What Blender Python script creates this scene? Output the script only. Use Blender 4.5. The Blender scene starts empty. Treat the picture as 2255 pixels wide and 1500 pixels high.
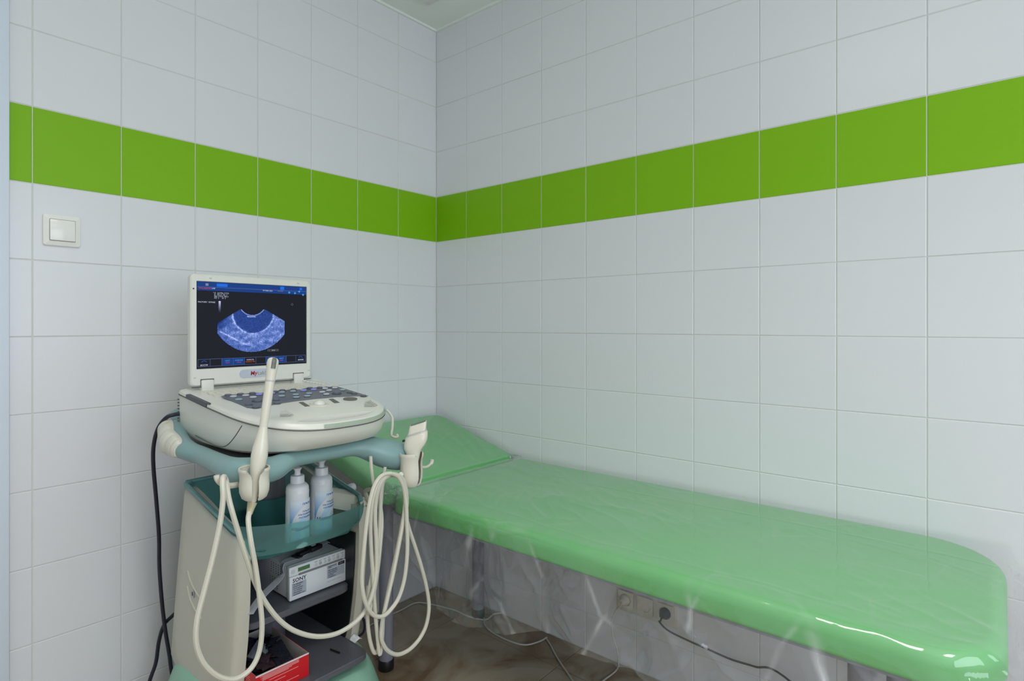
import bpy, bmesh, math, random
from mathutils import Vector, Matrix, noise
random.seed(7)
PI = math.pi
SC = bpy.context.scene
COL = SC.collection

# ------------------------------------------------------------------ camera
FPX, YAW = 1284.0, 0.8705
CAM = Vector((-1.7689, -1.9319, 1.163))
FW = Vector((math.sin(YAW), math.cos(YAW), 0)); RT = Vector((math.cos(YAW), -math.sin(YAW), 0)); UP = Vector((0, 0, 1))
cd = bpy.data.cameras.new('camera'); cam = bpy.data.objects.new('camera', cd); COL.objects.link(cam)
cd.sensor_width = 36; cd.lens = FPX / 2255 * 36; cd.shift_y = -34 / 2255; cd.clip_start = 0.02
cam.location = CAM; cam.rotation_euler = (PI / 2, 0, -YAW)
SC.camera = cam

# ------------------------------------------------------------------ world, lights, exposure
SC.view_settings.view_transform = 'Standard'; SC.view_settings.look = 'None'
SC.view_settings.exposure = 0.0; SC.view_settings.gamma = 1.0
SC.view_settings.use_curve_mapping = False
W = bpy.data.worlds.new('sky'); SC.world = W; W.use_nodes = True
W.node_tree.nodes['Background'].inputs[0].default_value = (0.75, 0.86, 1.0, 1)
W.node_tree.nodes['Background'].inputs[1].default_value = 1.0

def area(name, loc, rot, sx, sy, power, color):
    l = bpy.data.lights.new(name, 'AREA'); l.shape = 'RECTANGLE'; l.size = sx; l.size_y = sy
    l.energy = power; l.color = color
    o = bpy.data.objects.new(name, l); COL.objects.link(o); o.location = loc; o.rotation_euler = rot
    return o
# daylight through the window in the wall behind the photographer
area('window_daylight', (-1.55, -3.66, 1.50), (PI / 2, 0, 0), 1.9, 1.35, 28, (0.82, 0.90, 1.0))
# louvred ceiling lamps of the room (two, behind the photograph's upper edge)
LAMPS = [(-1.62, -1.50), (-1.62, -2.75)]
for lx, ly in LAMPS:
    a = area('ceiling_lamp_light', (lx, ly, 2.462), (0, 0, 0), 0.54, 0.54, 6.0, (1.0, 0.97, 0.93))
    a.data.spread = math.radians(125)

# ------------------------------------------------------------------ helpers
ORG = {}
def at(X, Y, x=None, y=None, z=None):
    """point of the real plane x=, y= or z= that the photograph shows at pixel X, Y"""
    v = FW + RT * ((X - 1127.5) / FPX) + UP * ((716 - Y) / FPX)
    if x is not None: t = (x - CAM.x) / v.x
    elif y is not None: t = (y - CAM.y) / v.y
    else: t = (z - CAM.z) / v.z
    return CAM + v * t

def nodes(name):
    m = bpy.data.materials.new(name); m.use_nodes = True
    return m, m.node_tree.nodes, m.node_tree.links

def mat(name, col, rough=0.45, metal=0.0, bump=0.0, bscale=200, var=0.0, vscale=6, spec=None, coat=0.0, emit=None, estr=1.0, trans=0.0):
    m, N, L = nodes(name); b = N['Principled BSDF']
    b.inputs['Base Color'].default_value = (*col, 1); b.inputs['Roughness'].default_value = rough
    b.inputs['Metallic'].default_value = metal
    if spec is not None: b.inputs['Specular IOR Level'].default_value = spec
    if coat: b.inputs['Coat Weight'].default_value = coat; b.inputs['Coat Roughness'].default_value = 0.08
    if trans: b.inputs['Transmission Weight'].default_value = trans
    if emit: b.inputs['Emission Color'].default_value = (*emit, 1); b.inputs['Emission Strength'].default_value = estr
    if bump or var:
        tc = N.new('ShaderNodeTexCoord')
    if bump:
        n = N.new('ShaderNodeTexNoise'); n.inputs['Scale'].default_value = bscale; n.inputs['Detail'].default_value = 3
        L.new(tc.outputs['Object'], n.inputs['Vector'])
        bp = N.new('ShaderNodeBump'); bp.inputs['Strength'].default_value = bump; bp.inputs['Distance'].default_value = 0.002
        L.new(n.outputs['Fac'], bp.inputs['Height']); L.new(bp.outputs['Normal'], b.inputs['Normal'])
    if var:
        n = N.new('ShaderNodeTexNoise'); n.inputs['Scale'].default_value = vscale; n.inputs['Detail'].default_value = 4
        L.new(tc.outputs['Object'], n.inputs['Vector'])
        mx = N.new('ShaderNodeMixRGB'); mx.inputs[1].default_value = (*[c * (1 - var) for c in col], 1)
        mx.inputs[2].default_value = (*[min(1, c * (1 + var)) for c in col], 1)
        L.new(n.outputs['Fac'], mx.inputs[0]); L.new(mx.outputs[0], b.inputs['Base Color'])
    return m

def emis(name, col, s=1.0):
    m, N, L = nodes(name); b = N['Principled BSDF']
    b.inputs['Base Color'].default_value = (0.005, 0.005, 0.006, 1); b.inputs['Roughness'].default_value = 0.4; b.inputs['Specular IOR Level'].default_value = 0.08
    b.inputs['Emission Color'].default_value = (*col, 1); b.inputs['Emission Strength'].default_value = s
    return m

def attr_mat(name, emission=False, rough=0.4):
    m, N, L = nodes(name); b = N['Principled BSDF']
    a = N.new('ShaderNodeAttribute'); a.attribute_name = 'print'
    b.inputs['Roughness'].default_value = rough
    if emission:
        b.inputs['Base Color'].default_value = (0.005, 0.005, 0.006, 1); b.inputs['Specular IOR Level'].default_value = 0.08
        L.new(a.outputs['Color'], b.inputs['Emission Color']); b.inputs['Emission Strength'].default_value = 1.0
    else:
        L.new(a.outputs['Color'], b.inputs['Base Color'])
    return m

def film_mat(name):
    m, N, L = nodes(name); N.remove(N['Principled BSDF']); out = N['Material Output']
    tr = N.new('ShaderNodeBsdfTransparent'); tr.inputs[0].default_value = (0.95, 0.96, 0.97, 1)
    gl = N.new('ShaderNodeBsdfGlossy'); gl.inputs['Roughness'].default_value = 0.06; gl.inputs[0].default_value = (1, 1, 1, 1)
    df = N.new('ShaderNodeBsdfDiffuse'); df.inputs[0].default_value = (0.8, 0.82, 0.84, 1)
    fr = N.new('ShaderNodeFresnel'); fr.inputs[0].default_value = 1.6
    ge = N.new('ShaderNodeNewGeometry'); mr = N.new('ShaderNodeMapRange'); mr.inputs[3].default_value = 1.6; mr.inputs[4].default_value = 0.625
    L.new(ge.outputs['Backfacing'], mr.inputs[0]); L.new(mr.outputs[0], fr.inputs[0])   # the same reflection from either side of the thin sheet
    m1 = N.new('ShaderNodeMixShader'); m1.inputs[0].default_value = 0.05
    L.new(tr.outputs[0], m1.inputs[1]); L.new(df.outputs[0], m1.inputs[2])
    # handling creases scatter light: thin whitish lines and faintly clouded facets
    t0 = N.new('ShaderNodeTexCoord'); mp = N.new('ShaderNodeMapping'); mp.inputs['Scale'].default_value = (1.0, 1.0, 0.62); mp.inputs['Rotation'].default_value = (0.35, 0, 0)
    L.new(t0.outputs['Object'], mp.inputs['Vector'])
    ve = N.new('ShaderNodeTexVoronoi'); ve.feature = 'DISTANCE_TO_EDGE'; ve.inputs['Scale'].default_value = 6.5; L.new(mp.outputs[0], ve.inputs['Vector'])
    s2 = N.new('ShaderNodeMapRange'); s2.inputs[2].default_value = 0.040; s2.inputs[3].default_value = 0.40; s2.inputs[4].default_value = 0.0; L.new(ve.outputs['Distance'], s2.inputs[0])
    cn = N.new('ShaderNodeTexNoise'); cn.inputs['Scale'].default_value = 5.0; L.new(t0.outputs['Object'], cn.inputs['Vector'])
    s1 = N.new('ShaderNodeMapRange'); s1.inputs[1].default_value = 0.42; s1.inputs[2].default_value = 0.56; L.new(cn.outputs['Fac'], s1.inputs[0])
    s3 = N.new('ShaderNodeMath'); s3.operation = 'MULTIPLY'; L.new(s1.outputs[0], s3.inputs[0]); L.new(s2.outputs[0], s3.inputs[1])
    vo = N.new('ShaderNodeTexVoronoi'); vo.inputs['Scale'].default_value = 6.5; L.new(mp.outputs[0], vo.inputs['Vector'])
    sp = N.new('ShaderNodeSeparateColor'); L.new(vo.outputs['Color'], sp.inputs[0])
    s4 = N.new('ShaderNodeMapRange'); s4.inputs[3].default_value = 0.02; s4.inputs[4].default_value = 0.06; L.new(sp.outputs[0], s4.inputs[0])
    s5 = N.new('ShaderNodeMath'); s5.operation = 'ADD'
    sz = N.new('ShaderNodeSeparateXYZ'); L.new(t0.outputs['Object'], sz.inputs[0])      # the hanging skirt is creased, the stretched top hardly
    s6 = N.new('ShaderNodeMapRange'); s6.inputs[1].default_value = -0.06; s6.inputs[2].default_value = -0.02; s6.inputs[3].default_value = 1.0; s6.inputs[4].default_value = 0.18; L.new(sz.outputs['Z'], s6.inputs[0])
    s7 = N.new('ShaderNodeMath'); s7.operation = 'MULTIPLY'; L.new(s3.outputs[0], s7.inputs[0]); L.new(s6.outputs[0], s7.inputs[1]); L.new(s7.outputs[0], s5.inputs[0]); L.new(s4.outputs[0], s5.inputs[1]); L.new(s5.outputs[0], m1.inputs[0])
    m2 = N.new('ShaderNodeMixShader')
    L.new(fr.outputs[0], m2.inputs[0]); L.new(m1.outputs[0], m2.inputs[1]); L.new(gl.outputs[0], m2.inputs[2])
    tc = N.new('ShaderNodeTexCoord'); n = N.new('ShaderNodeTexNoise'); n.inputs['Scale'].default_value = 14; n.inputs['Detail'].default_value = 4
    n.inputs['Distortion'].default_value = 0.8
    L.new(tc.outputs['Object'], n.inputs['Vector'])
    bp = N.new('ShaderNodeBump'); bp.inputs['Strength'].default_value = 0.12; bp.inputs['Distance'].default_value = 0.004
    L.new(n.outputs['Fac'], bp.inputs['Height']); L.new(bp.outputs['Normal'], gl.inputs['Normal']); L.new(bp.outputs['Normal'], fr.inputs['Normal'])
    L.new(m2.outputs[0], out.inputs[0])
    return m

def tinted(name, col, opac, rough=0.25):
    """tinted see-through plastic"""
    m, N, L = nodes(name); b = N['Principled BSDF']; out = N['Material Output']
    b.inputs['Base Color'].default_value = (*col, 1); b.inputs['Roughness'].default_value = rough
    tr = N.new('ShaderNodeBsdfTransparent'); tr.inputs[0].default_value = (*[min(1, c * 1.6 + 0.12) for c in col], 1)
    mx = N.new('ShaderNodeMixShader'); mx.inputs[0].default_value = opac
    L.new(tr.outputs[0], mx.inputs[1]); L.new(b.outputs[0], mx.inputs[2]); L.new(mx.outputs[0], out.inputs[0])
    return m

class MB:
    def __init__(s): s.v = []; s.f = []
    def add(s, vs, fs):
        k = len(s.v); s.v += [Vector(p) for p in vs]; s.f += [tuple(i + k for i in f) for f in fs]; return s
    def box(s, a, b, bev=0.0, seg=2, M=None):
        a = Vector(a); b = Vector(b); bm = bmesh.new(); bmesh.ops.create_cube(bm, size=1)
        for v in bm.verts: v.co = Vector([(a[i] + b[i]) / 2 + v.co[i] * abs(b[i] - a[i]) for i in range(3)])
        if bev: bmesh.ops.bevel(bm, geom=bm.edges[:], offset=bev, segments=seg, profile=0.5, affect='EDGES')
        if M is not None: bm.transform(M)
        bm.verts.index_update()
        s.add([v.co.copy() for v in bm.verts], [[v.index for v in f.verts] for f in bm.faces]); bm.free(); return s
    def loft(s, rings, cap0=True, cap1=True, closed=True):
        n = len(rings[0]); vs = [p for r in rings for p in r]; fs = []
        for k in range(len(rings) - 1):
            for i in range(n if closed else n - 1):
                j = (i + 1) % n; fs.append((k * n + i, k * n + j, (k + 1) * n + j, (k + 1) * n + i))
        if cap0: fs.append(tuple(range(n - 1, -1, -1)))
        if cap1: fs.append(tuple((len(rings) - 1) * n + i for i in range(n)))
        return s.add(vs, fs)
    def tube(s, pts, r, n=8, cap=True, flat=1.0):
        pts = [Vector(p) for p in pts]; rr = r if isinstance(r, (list, tuple)) else [r] * len(pts)
        T = [(pts[min(i + 1, len(pts) - 1)] - pts[max(i - 1, 0)]).normalized() for i in range(len(pts))]
        nrm = T[0].orthogonal().normalized() if abs(T[0].z) > 0.9 else T[0].cross(UP).normalized()
        rings = []
        for p, t, q in zip(pts, T, rr):
            nrm = (nrm - t * nrm.dot(t)).normalized(); bn = t.cross(nrm)
            rings.append([p + nrm * (math.cos(a) * q) + bn * (math.sin(a) * q * flat) for a in [2 * PI * k / n for k in range(n)]])
        return s.loft(rings, cap, cap)
    def lathe(s, prof, M=Matrix(), n=24, a0=0, a1=2 * PI, cap=True):
        full = abs(a1 - a0 - 2 * PI) < 1e-6; k = n if full else n + 1
        rings = [[M @ Vector((r * math.cos(a), r * math.sin(a), z)) for a in [a0 + (a1 - a0) * i / n for i in range(k)]] for r, z in prof]
        return s.loft(rings, cap and full, cap and full, full)
    def grid(s, fn, nu, nv):
        return s.add([fn(i / nu, j / nv) for i in range(nu + 1) for j in range(nv + 1)],
                     [(i * (nv + 1) + j, (i + 1) * (nv + 1) + j, (i + 1) * (nv + 1) + j + 1, i * (nv + 1) + j + 1) for i in range(nu) for j in range(nv)])
    def build(s, name, m, parent=None, smooth=True, angle=40, recalc=True):
        if parent is None:
            lo = Vector([min(v[i] for v in s.v) for i in range(3)]); hi = Vector([max(v[i] for v in s.v) for i in range(3)])
            og = Vector(((lo.x + hi.x) / 2, (lo.y + hi.y) / 2, lo.z))
        else: og = ORG[parent.name]
        me = bpy.data.meshes.new(name); me.from_pydata([v - og for v in s.v], [], s.f)
        if recalc:
            bm = bmesh.new(); bm.from_mesh(me); bmesh.ops.recalc_face_normals(bm, faces=bm.faces[:]); bm.to_mesh(me); bm.free()
        o = bpy.data.objects.new(name, me); COL.objects.link(o); ORG[o.name] = og
        if parent is None: o.location = og
        else: o.parent = parent
        me.materials.append(m)
        if smooth:
            me.polygons.foreach_set('use_smooth', [True] * len(me.polygons))
            try: me.set_sharp_from_angle(angle=math.radians(angle))
            except Exception: pass
        me.update()
        return o

def smooth_path(pts, k=8, loop=False):
    pts = [Vector(p) for p in pts]; out = []; n = len(pts)
    for i in range(n if loop else n - 1):
        g = (lambda j: pts[j % n]) if loop else (lambda j: pts[max(0, min(n - 1, j))])
        p0, p1, p2, p3 = g(i - 1), g(i), g(i + 1), g(i + 2)
        for q in range(k):
            t = q / k
            out.append(0.5 * ((2 * p1) + (p2 - p0) * t + (2 * p0 - 5 * p1 + 4 * p2 - p3) * t * t + (3 * p1 - p0 - 3 * p2 + p3) * t ** 3))
    if not loop: out.append(pts[-1])
    return out

def tag(o, label=None, cat=None, group=None, kind=None):
    if label: o['label'] = label
    if cat: o['category'] = cat
    if group: o['group'] = group
    if kind: o['kind'] = kind
    return o
def thing(name, loc, label, cat, group=None):
    o = bpy.data.objects.new(name, None); COL.objects.link(o); o.location = loc; o.empty_display_size = 0.05
    ORG[o.name] = Vector(loc); return tag(o, label, cat, group)
def link_copy(src, parent, name=None):
    o = src.copy(); COL.objects.link(o); o.parent = parent; ORG[o.name] = ORG[src.name]; return o
def text(name, s, size, m, parent, org, xd, yd, align='LEFT', shear=0.0, bend=None, sx=1.0, bold=0.0):
    c = bpy.data.curves.new(name, 'FONT'); c.body = s; c.size = size; c.align_x = align; c.shear = shear; c.resolution_u = 2; c.offset = bold
    tmp = bpy.data.objects.new(name, c); COL.objects.link(tmp)
    bpy.context.view_layer.update()
    me = bpy.data.meshes.new_from_object(tmp); vs = [v.co.copy() for v in me.vertices]; fs = [tuple(p.vertices) for p in me.polygons]
    bpy.data.objects.remove(tmp); bpy.data.curves.remove(c); bpy.data.meshes.remove(me)
    b = MB(); xd = Vector(xd).normalized(); yd = Vector(yd).normalized(); org = Vector(org)
    b.add([bend(v.x * sx, v.y) if bend else org + xd * (v.x * sx) + yd * v.y for v in vs], fs)
    return b.build(name, m, parent, smooth=False, recalc=False)
def superell(hx, hy, p, n):
    out = []
    for k in range(n):
        a = 2 * PI * k / n; c, s_ = math.cos(a), math.sin(a)
        out.append((hx * math.copysign(abs(c) ** (2 / p), c), hy * math.copysign(abs(s_) ** (2 / p), s_)))
    return out
def rrect(x0, y0, x1, y1, rad, n=8):
    """outline of a rectangle; rad = radii of corners (x0y0, x1y0, x1y1, x0y1), counter-clockwise"""
    if not isinstance(rad, (list, tuple)): rad = [rad] * 4
    cs = [(x0, y0, 1, 1, PI), (x1, y0, -1, 1, 1.5 * PI), (x1, y1, -1, -1, 0), (x0, y1, 1, -1, 0.5 * PI)]; out = []
    for (cx, cy, sx, sy, a0), r in zip(cs, rad):
        for k in range(n + 1):
            a = a0 + 0.5 * PI * k / n; out.append((cx + sx * r + r * math.cos(a), cy + sy * r + r * math.sin(a)))
    return out

# ------------------------------------------------------------------ materials
TILE_W = mat('white_glazed_tile', (0.79, 0.788, 0.82), 0.30, bump=0.04, bscale=60, var=0.012, vscale=3)
TILE_G = mat('lime_green_tile', (0.225, 0.50, 0.003), 0.5, bump=0.08, bscale=300, spec=0.3)
GROUT = mat('wall_grout', (0.70, 0.70, 0.66), 0.9)
PAINT = mat('white_paint', (0.74, 0.77, 0.74), 0.8, bump=0.05)
CEILP = mat('white_ceiling_paint', (0.85, 0.89, 0.84), 0.85, bump=0.05)
CASING = mat('door_casing_white', (0.72, 0.78, 0.88), 0.4)
CREAM = mat('cream_plastic', (0.69, 0.665, 0.575), 0.38, bump=0.03, bscale=500)
CREAM2 = mat('pale_grey_cream_plastic', (0.72, 0.72, 0.66), 0.35, bump=0.02, bscale=500)
PANELB = mat('beige_panel_plastic', (0.60, 0.575, 0.49), 0.5, bump=0.06, bscale=700)
PROBE = mat('ivory_probe_plastic', (0.71, 0.68, 0.58), 0.22)
CABLE = mat('cream_cable_rubber', (0.62, 0.595, 0.50), 0.42)
TEAL = mat('teal_handle_plastic', (0.215, 0.35, 0.352), 0.36, bump=0.03, bscale=500)
TRAY = tinted('teal_translucent_tray', (0.07, 0.25, 0.235), 0.62, 0.25)
def frosted(name, col):
    m, N, L = nodes(name); b = N['Principled BSDF']; out = N['Material Output']; b.inputs['Base Color'].default_value = (*col, 1); b.inputs['Roughness'].default_value = 0.3
    rf = N.new('ShaderNodeBsdfRefraction'); rf.inputs['IOR'].default_value = 1.02; rf.inputs['Roughness'].default_value = 0.32; rf.inputs['Color'].default_value = (0.42, 0.74, 0.72, 1)
    mx = N.new('ShaderNodeMixShader'); mx.inputs[0].default_value = 0.36
    L.new(rf.outputs[0], mx.inputs[1]); L.new(b.outputs[0], mx.inputs[2]); L.new(mx.outputs[0], out.inputs[0]); return m
TRAYF = frosted('teal_frosted_front', (0.20, 0.42, 0.41))
COLLAR = mat('dark_key_collar', (0.07, 0.075, 0.095), 0.45)
DARKG = mat('charcoal_plastic', (0.065, 0.068, 0.08), 0.42)
SHELF = mat('slate_grey_shelf', (0.10, 0.105, 0.125), 0.36, bump=0.02)
BLACK = mat('black_plastic', (0.012, 0.013, 0.016), 0.4)
BLKPAN = mat('black_back_panel', (0.010, 0.014, 0.016), 0.35)
CORD = mat('black_cord_rubber', (0.014, 0.015, 0.03), 0.5)
MINT = mat('mint_base_plastic', (0.27, 0.50, 0.37), 0.42)
KEYP = mat('blue_grey_key_panel', (0.15, 0.16, 0.19), 0.45)
SEAM = mat('dark_seam', (0.10, 0.10, 0.085), 0.7)
GREYK = mat('olive_grey_key', (0.13, 0.13, 0.11), 0.5)
SAGE = mat('sage_stripe', (0.36, 0.44, 0.33), 0.4)
GLASS_BLK = emis('lcd_black', (0.009, 0.011, 0.017), 1.0)
BLUEB = emis('screen_blue_band', (0.008, 0.045, 0.22)); BLUEL = emis('screen_bright_blue', (0.01, 0.15, 0.75))
SWHITE = emis('screen_white', (0.62, 0.68, 0.85)); SRED = emis('screen_red', (0.55, 0.05, 0.06)); SCYAN = emis('screen_cyan', (0.06, 0.42, 0.95))
SLINE = emis('screen_line', (0.12, 0.18, 0.36)); SORAN = emis('screen_orange', (0.7, 0.12, 0.04)); SGREY = emis('screen_grey', (0.2, 0.24, 0.28))
LEDW = emis('lit_key_white', (0.55, 0.60, 0.66), 0.7); LEDB = emis('lit_key_blue', (0.22, 0.26, 0.75), 0.9); LEDC = emis('lit_key_cyan', (0.30, 0.45, 0.50), 0.7)
VINYL = mat('green_vinyl', (0.165, 0.525, 0.175), 0.45, bump=0.05, bscale=400)
STEEL = mat('grey_violet_steel', (0.30, 0.30, 0.36), 0.38)
FILM = film_mat('clear_film')
WHITEP = mat('white_bottle_plastic', (0.80, 0.81, 0.84), 0.35)
NAVY = mat('navy_print', (0.03, 0.05, 0.22), 0.5); BLUEP = mat('blue_print', (0.02, 0.12, 0.50), 0.5)
LABEL = attr_mat('bottle_label_print')
PRINTER = mat('pale_grey_printer', (0.60, 0.62, 0.64), 0.4, bump=0.03, bscale=500)
PRFRONT = mat('white_printer_front', (0.74, 0.76, 0.80), 0.4)
INK = mat('dark_ink', (0.03, 0.03, 0.05), 0.6); INKG = mat('grey_ink', (0.30, 0.31, 0.34), 0.6)
STICK = mat('grey_blue_sticker', (0.42, 0.46, 0.54), 0.5); LCDG = mat('green_lcd', (0.08, 0.20, 0.07), 0.3)
SLOT = mat('slot_grey', (0.22, 0.22, 0.22), 0.5)
REDC = mat('red_carton', (0.62, 0.008, 0.015), 0.4); CARDIN = mat('grey_carton_inside', (0.42, 0.40, 0.37), 0.7)
PINKP = mat('pink_print', (0.75, 0.35, 0.34), 0.5)
FOIL = mat('dark_foil', (0.035, 0.036, 0.055), 0.22, metal=0.5, bump=0.5, bscale=60)
FOIL2 = mat('plum_foil', (0.075, 0.045, 0.055), 0.25, metal=0.4, bump=0.5, bscale=60)
FOIL3 = mat('grey_clear_foil', (0.20, 0.21, 0.25), 0.22, metal=0.3, bump=0.5, bscale=60)
STRAPM = mat('pale_strap', (0.52, 0.52, 0.57), 0.45)
WHITE = mat('white_switch_plastic', (0.90, 0.89, 0.84), 0.18)
WCORD = mat('white_cord', (0.62, 0.61, 0.57), 0.5)
SOCK = mat('ivory_socket', (0.74, 0.71, 0.62), 0.35)
CHROME = mat('chrome', (0.55, 0.55, 0.56), 0.2, metal=1.0)
PAPER = mat('white_paper', (0.72, 0.73, 0.75), 0.7)
SENS = mat('grey_lens', (0.13, 0.14, 0.12), 0.3); SENS2 = mat('light_grey_seal', (0.50, 0.50, 0.50), 0.4)

def floor_mat():
    m, N, L = nodes('beige_marbled_tile'); b = N['Principled BSDF']; b.inputs['Roughness'].default_value = 0.22
    tc = N.new('ShaderNodeTexCoord'); n = N.new('ShaderNodeTexNoise'); n.inputs['Scale'].default_value = 4.5; n.inputs['Detail'].default_value = 7; n.inputs['Distortion'].default_value = 1.6
    L.new(tc.outputs['Object'], n.inputs['Vector'])
    r = N.new('ShaderNodeValToRGB'); e = r.color_ramp.elements
    e[0].position = 0.30; e[0].color = (0.24, 0.155, 0.085, 1); e[1].position = 0.62; e[1].color = (0.47, 0.40, 0.30, 1)
    x = e.new(0.45); x.color = (0.40, 0.32, 0.225, 1)
    L.new(n.outputs['Fac'], r.inputs[0]); L.new(r.outputs[0], b.inputs['Base Color'])
    return m
FLOORT = floor_mat(); FGROUT = mat('floor_grout', (0.20, 0.165, 0.12), 0.9)

# ------------------------------------------------------------------ room shell
XW, YB, H = -3.0, -3.7, 2.474
def struct(b, name, m, **k): return tag(b.build(name, m, smooth=False, **k), kind='structure')
floor = struct(MB().box((XW, YB, -0.12), (0, 0, -0.0015)), 'floor', FGROUT)
ceiling = struct(MB().box((XW, YB, H), (0.1, 0.1, H + 0.1)), 'ceiling', CEILP)
wl = struct(MB().box((XW, 0.0015, -0.12), (0.1, 0.12, H)), 'wall_left', GROUT)
wr = struct(MB().box((0.0015, YB, -0.12), (0.12, 0.0014, H)), 'wall_right', GROUT)
struct(MB().box((XW - 0.1, YB - 0.1, -0.12), (XW, 0.12, H)), 'wall_side', PAINT)
# wall behind the photographer, with the window opening
wx0, wx1, wz0, wz1 = -2.55, -0.55, 0.80, 2.20
b = MB(); b.box((XW, YB - 0.1, -0.12), (wx0, YB, H)); b.box((wx1, YB - 0.1, -0.12), (0.12, YB, H))
b.box((wx0, YB - 0.1, -0.12), (wx1, YB, wz0)); b.box((wx0, YB - 0.1, wz1), (wx1, YB, H))
struct(b, 'wall_back', PAINT)
b = MB()
for xa in (wx0, (wx0 + wx1) / 2 - 0.03, wx1 - 0.06): b.box((xa, YB - 0.08, wz0), (xa + 0.06, YB - 0.03, wz1))
for za in (wz0, wz1 - 0.06): b.box((wx0, YB - 0.08, za), (wx1, YB - 0.03, za + 0.06))
struct(b, 'window_1', CASING)

TZ = 1.5323; TS = 0.2; G = 0.00125
def tile_mesh(w, h, m, name):
    c = 0.0012; b = MB(); d = 0.005
    o_ = [(-w/2, -h/2), (w/2, -h/2), (w/2, h/2), (-w/2, h/2)]; i_ = [(-w/2+c, -h/2+c), (w/2-c, -h/2+c), (w/2-c, h/2-c), (-w/2+c, h/2-c)]
    b.loft([[(x, d, z) for x, z in o_], [(x, c * 0.7, z) for x, z in o_], [(x, 0, z) for x, z in i_]])
    me = bpy.data.meshes.new(name); me.from_pydata(b.v, [], b.f)
    bm = bmesh.new(); bm.from_mesh(me); bmesh.ops.recalc_face_normals(bm, faces=bm.faces[:]); bm.to_mesh(me); bm.free()
    me.materials.append(m); return me
TM = {}
def tiles(wall, rotz, cols, place):
    rows = [(0.0, TZ - 7 * TS)] + [(TZ + j * TS, TZ + (j + 1) * TS) for j in range(-7, 4)] + [(TZ + 4 * TS, H)]
    for c0, c1 in cols:
        for z0, z1 in rows:
            g = abs(z0 - TZ) < 1e-6; w, h = c1 - c0 - 2 * G, z1 - z0 - 2 * G
            key = (round(w, 4), round(h, 4), g)
            if key not in TM: TM[key] = tile_mesh(w, h, TILE_G if g else TILE_W, 'tile')
            o = bpy.data.objects.new('tile', TM[key]); COL.objects.link(o); o.parent = wall
            p = place((c0 + c1) / 2); o.location = Vector((p[0], p[1], (z0 + z1) / 2)) - ORG[wall.name]
            o.rotation_euler = (random.gauss(0, 0.0012), 0, rotz + random.gauss(0, 0.0012))
J = [0.0] + [0.2128 + TS * i for i in range(7)] + [1.462]
tiles(wl, 0, list(zip(J[:-1], J[1:])), lambda t: (-t, 0.0))
J = [0.0] + [0.1866 + TS * i for i in range(11)]
tiles(wr, -PI / 2, list(zip(J[:-1], J[1:])), lambda t: (0.0, -t))
# plain white tiling beyond the columns the photograph shows
tag(MB().box((0.0, YB, 0), (0.0014, J[-1] * -1, H)).build('tile_facing', TILE_W, wr, smooth=False))
# floor tiles, half a metre square
FT = 0.505; fx0 = -0.155; fy0 = -0.265
def fl(v0, lo):
    a = [0.0]; x = v0
    while x > lo: a.append(x); x -= FT
    return a + [lo]
xs, ys = fl(fx0, XW), fl(fy0, YB); FM = {}
for xa, xb in zip(xs[:-1], xs[1:]):
    for ya, yb in zip(ys[:-1], ys[1:]):
        b = MB().box((xb + 0.0015, yb + 0.0015, -0.006), (xa - 0.0015, ya - 0.0015, 0.0), 0.001, 1)
        b.build('floor_tile', FLOORT, floor, smooth=False)
# thin bead where walls and ceiling meet
struct(MB().box((XW, -0.010, H - 0.010), (0, 0.0, H - 0.0002)), 'trim_2', CEILP)
struct(MB().box((-0.010, YB, H - 0.010), (0.0, -0.011, H - 0.0002)), 'trim_3', CEILP)
# door casing and door at the far left
b = MB(); b.box((-1.545, -0.022, 0), (-1.4615, 0.0015, 2.12), 0.004); b.box((-2.50, -0.022, 0), (-2.415, 0.0015, 2.12), 0.004); b.box((-2.415, -0.022, 2.035), (-1.545, 0.0015, 2.12), 0.004)
tag(b.build('trim_1', CASING), kind='structure')
d1 = tag(MB().box((-2.41, -0.008, 0.005), (-1.55, 0.0012, 2.03), 0.002).build('door_1', CASING), kind='structure')
MB().tube(smooth_path([(-2.33, -0.008, 1.0), (-2.33, -0.05, 1.0), (-2.25, -0.055, 1.0), (-2.2, -0.055, 1.0)], 5), 0.009).build('door_handle', CHROME, d1)
# ceiling lamps
lamp = None
for k, (lx, ly) in enumerate(LAMPS):
    t = thing('ceiling_lamp', (lx, ly, H - 0.008), 'square recessed ceiling lamp, lit, ' + ('nearer the couch corner' if k == 0 else 'nearer the window'), 'lamp')
    b = MB()
    for s in (-1, 1):
        b.box((lx + s * 0.295 - 0.015, ly - 0.31, H - 0.008), (lx + s * 0.295 + 0.015, ly + 0.31, H - 0.0003)); b.box((lx - 0.28, ly + s * 0.295 - 0.015, H - 0.008), (lx + 0.28, ly + s * 0.295 + 0.015, H - 0.0003))
    b.build('frame', WHITE, t, smooth=False)
    MB().box((lx - 0.28, ly - 0.28, H - 0.004), (lx + 0.28, ly + 0.28, H - 0.0004)).build('diffuser', emis('lamp_diffuser', (1, 0.98, 0.94), 4.0), t, smooth=False)
t = thing('ceiling_vent', (-0.47, -0.44, H - 0.03), 'white square panel on the ceiling beside the room corner', 'ceiling panel')
MB().box((-0.772, -0.742, H - 0.012), (-0.172, -0.142, H - 0.0003), 0.003).build('frame', WHITE, t)
MB().box((-0.745, -0.715, H - 0.016), (-0.199, -0.169, H - 0.0118), 0.002).build('panel', mat('white_enamel', (0.9, 0.9, 0.88), 0.4), t)

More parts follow.
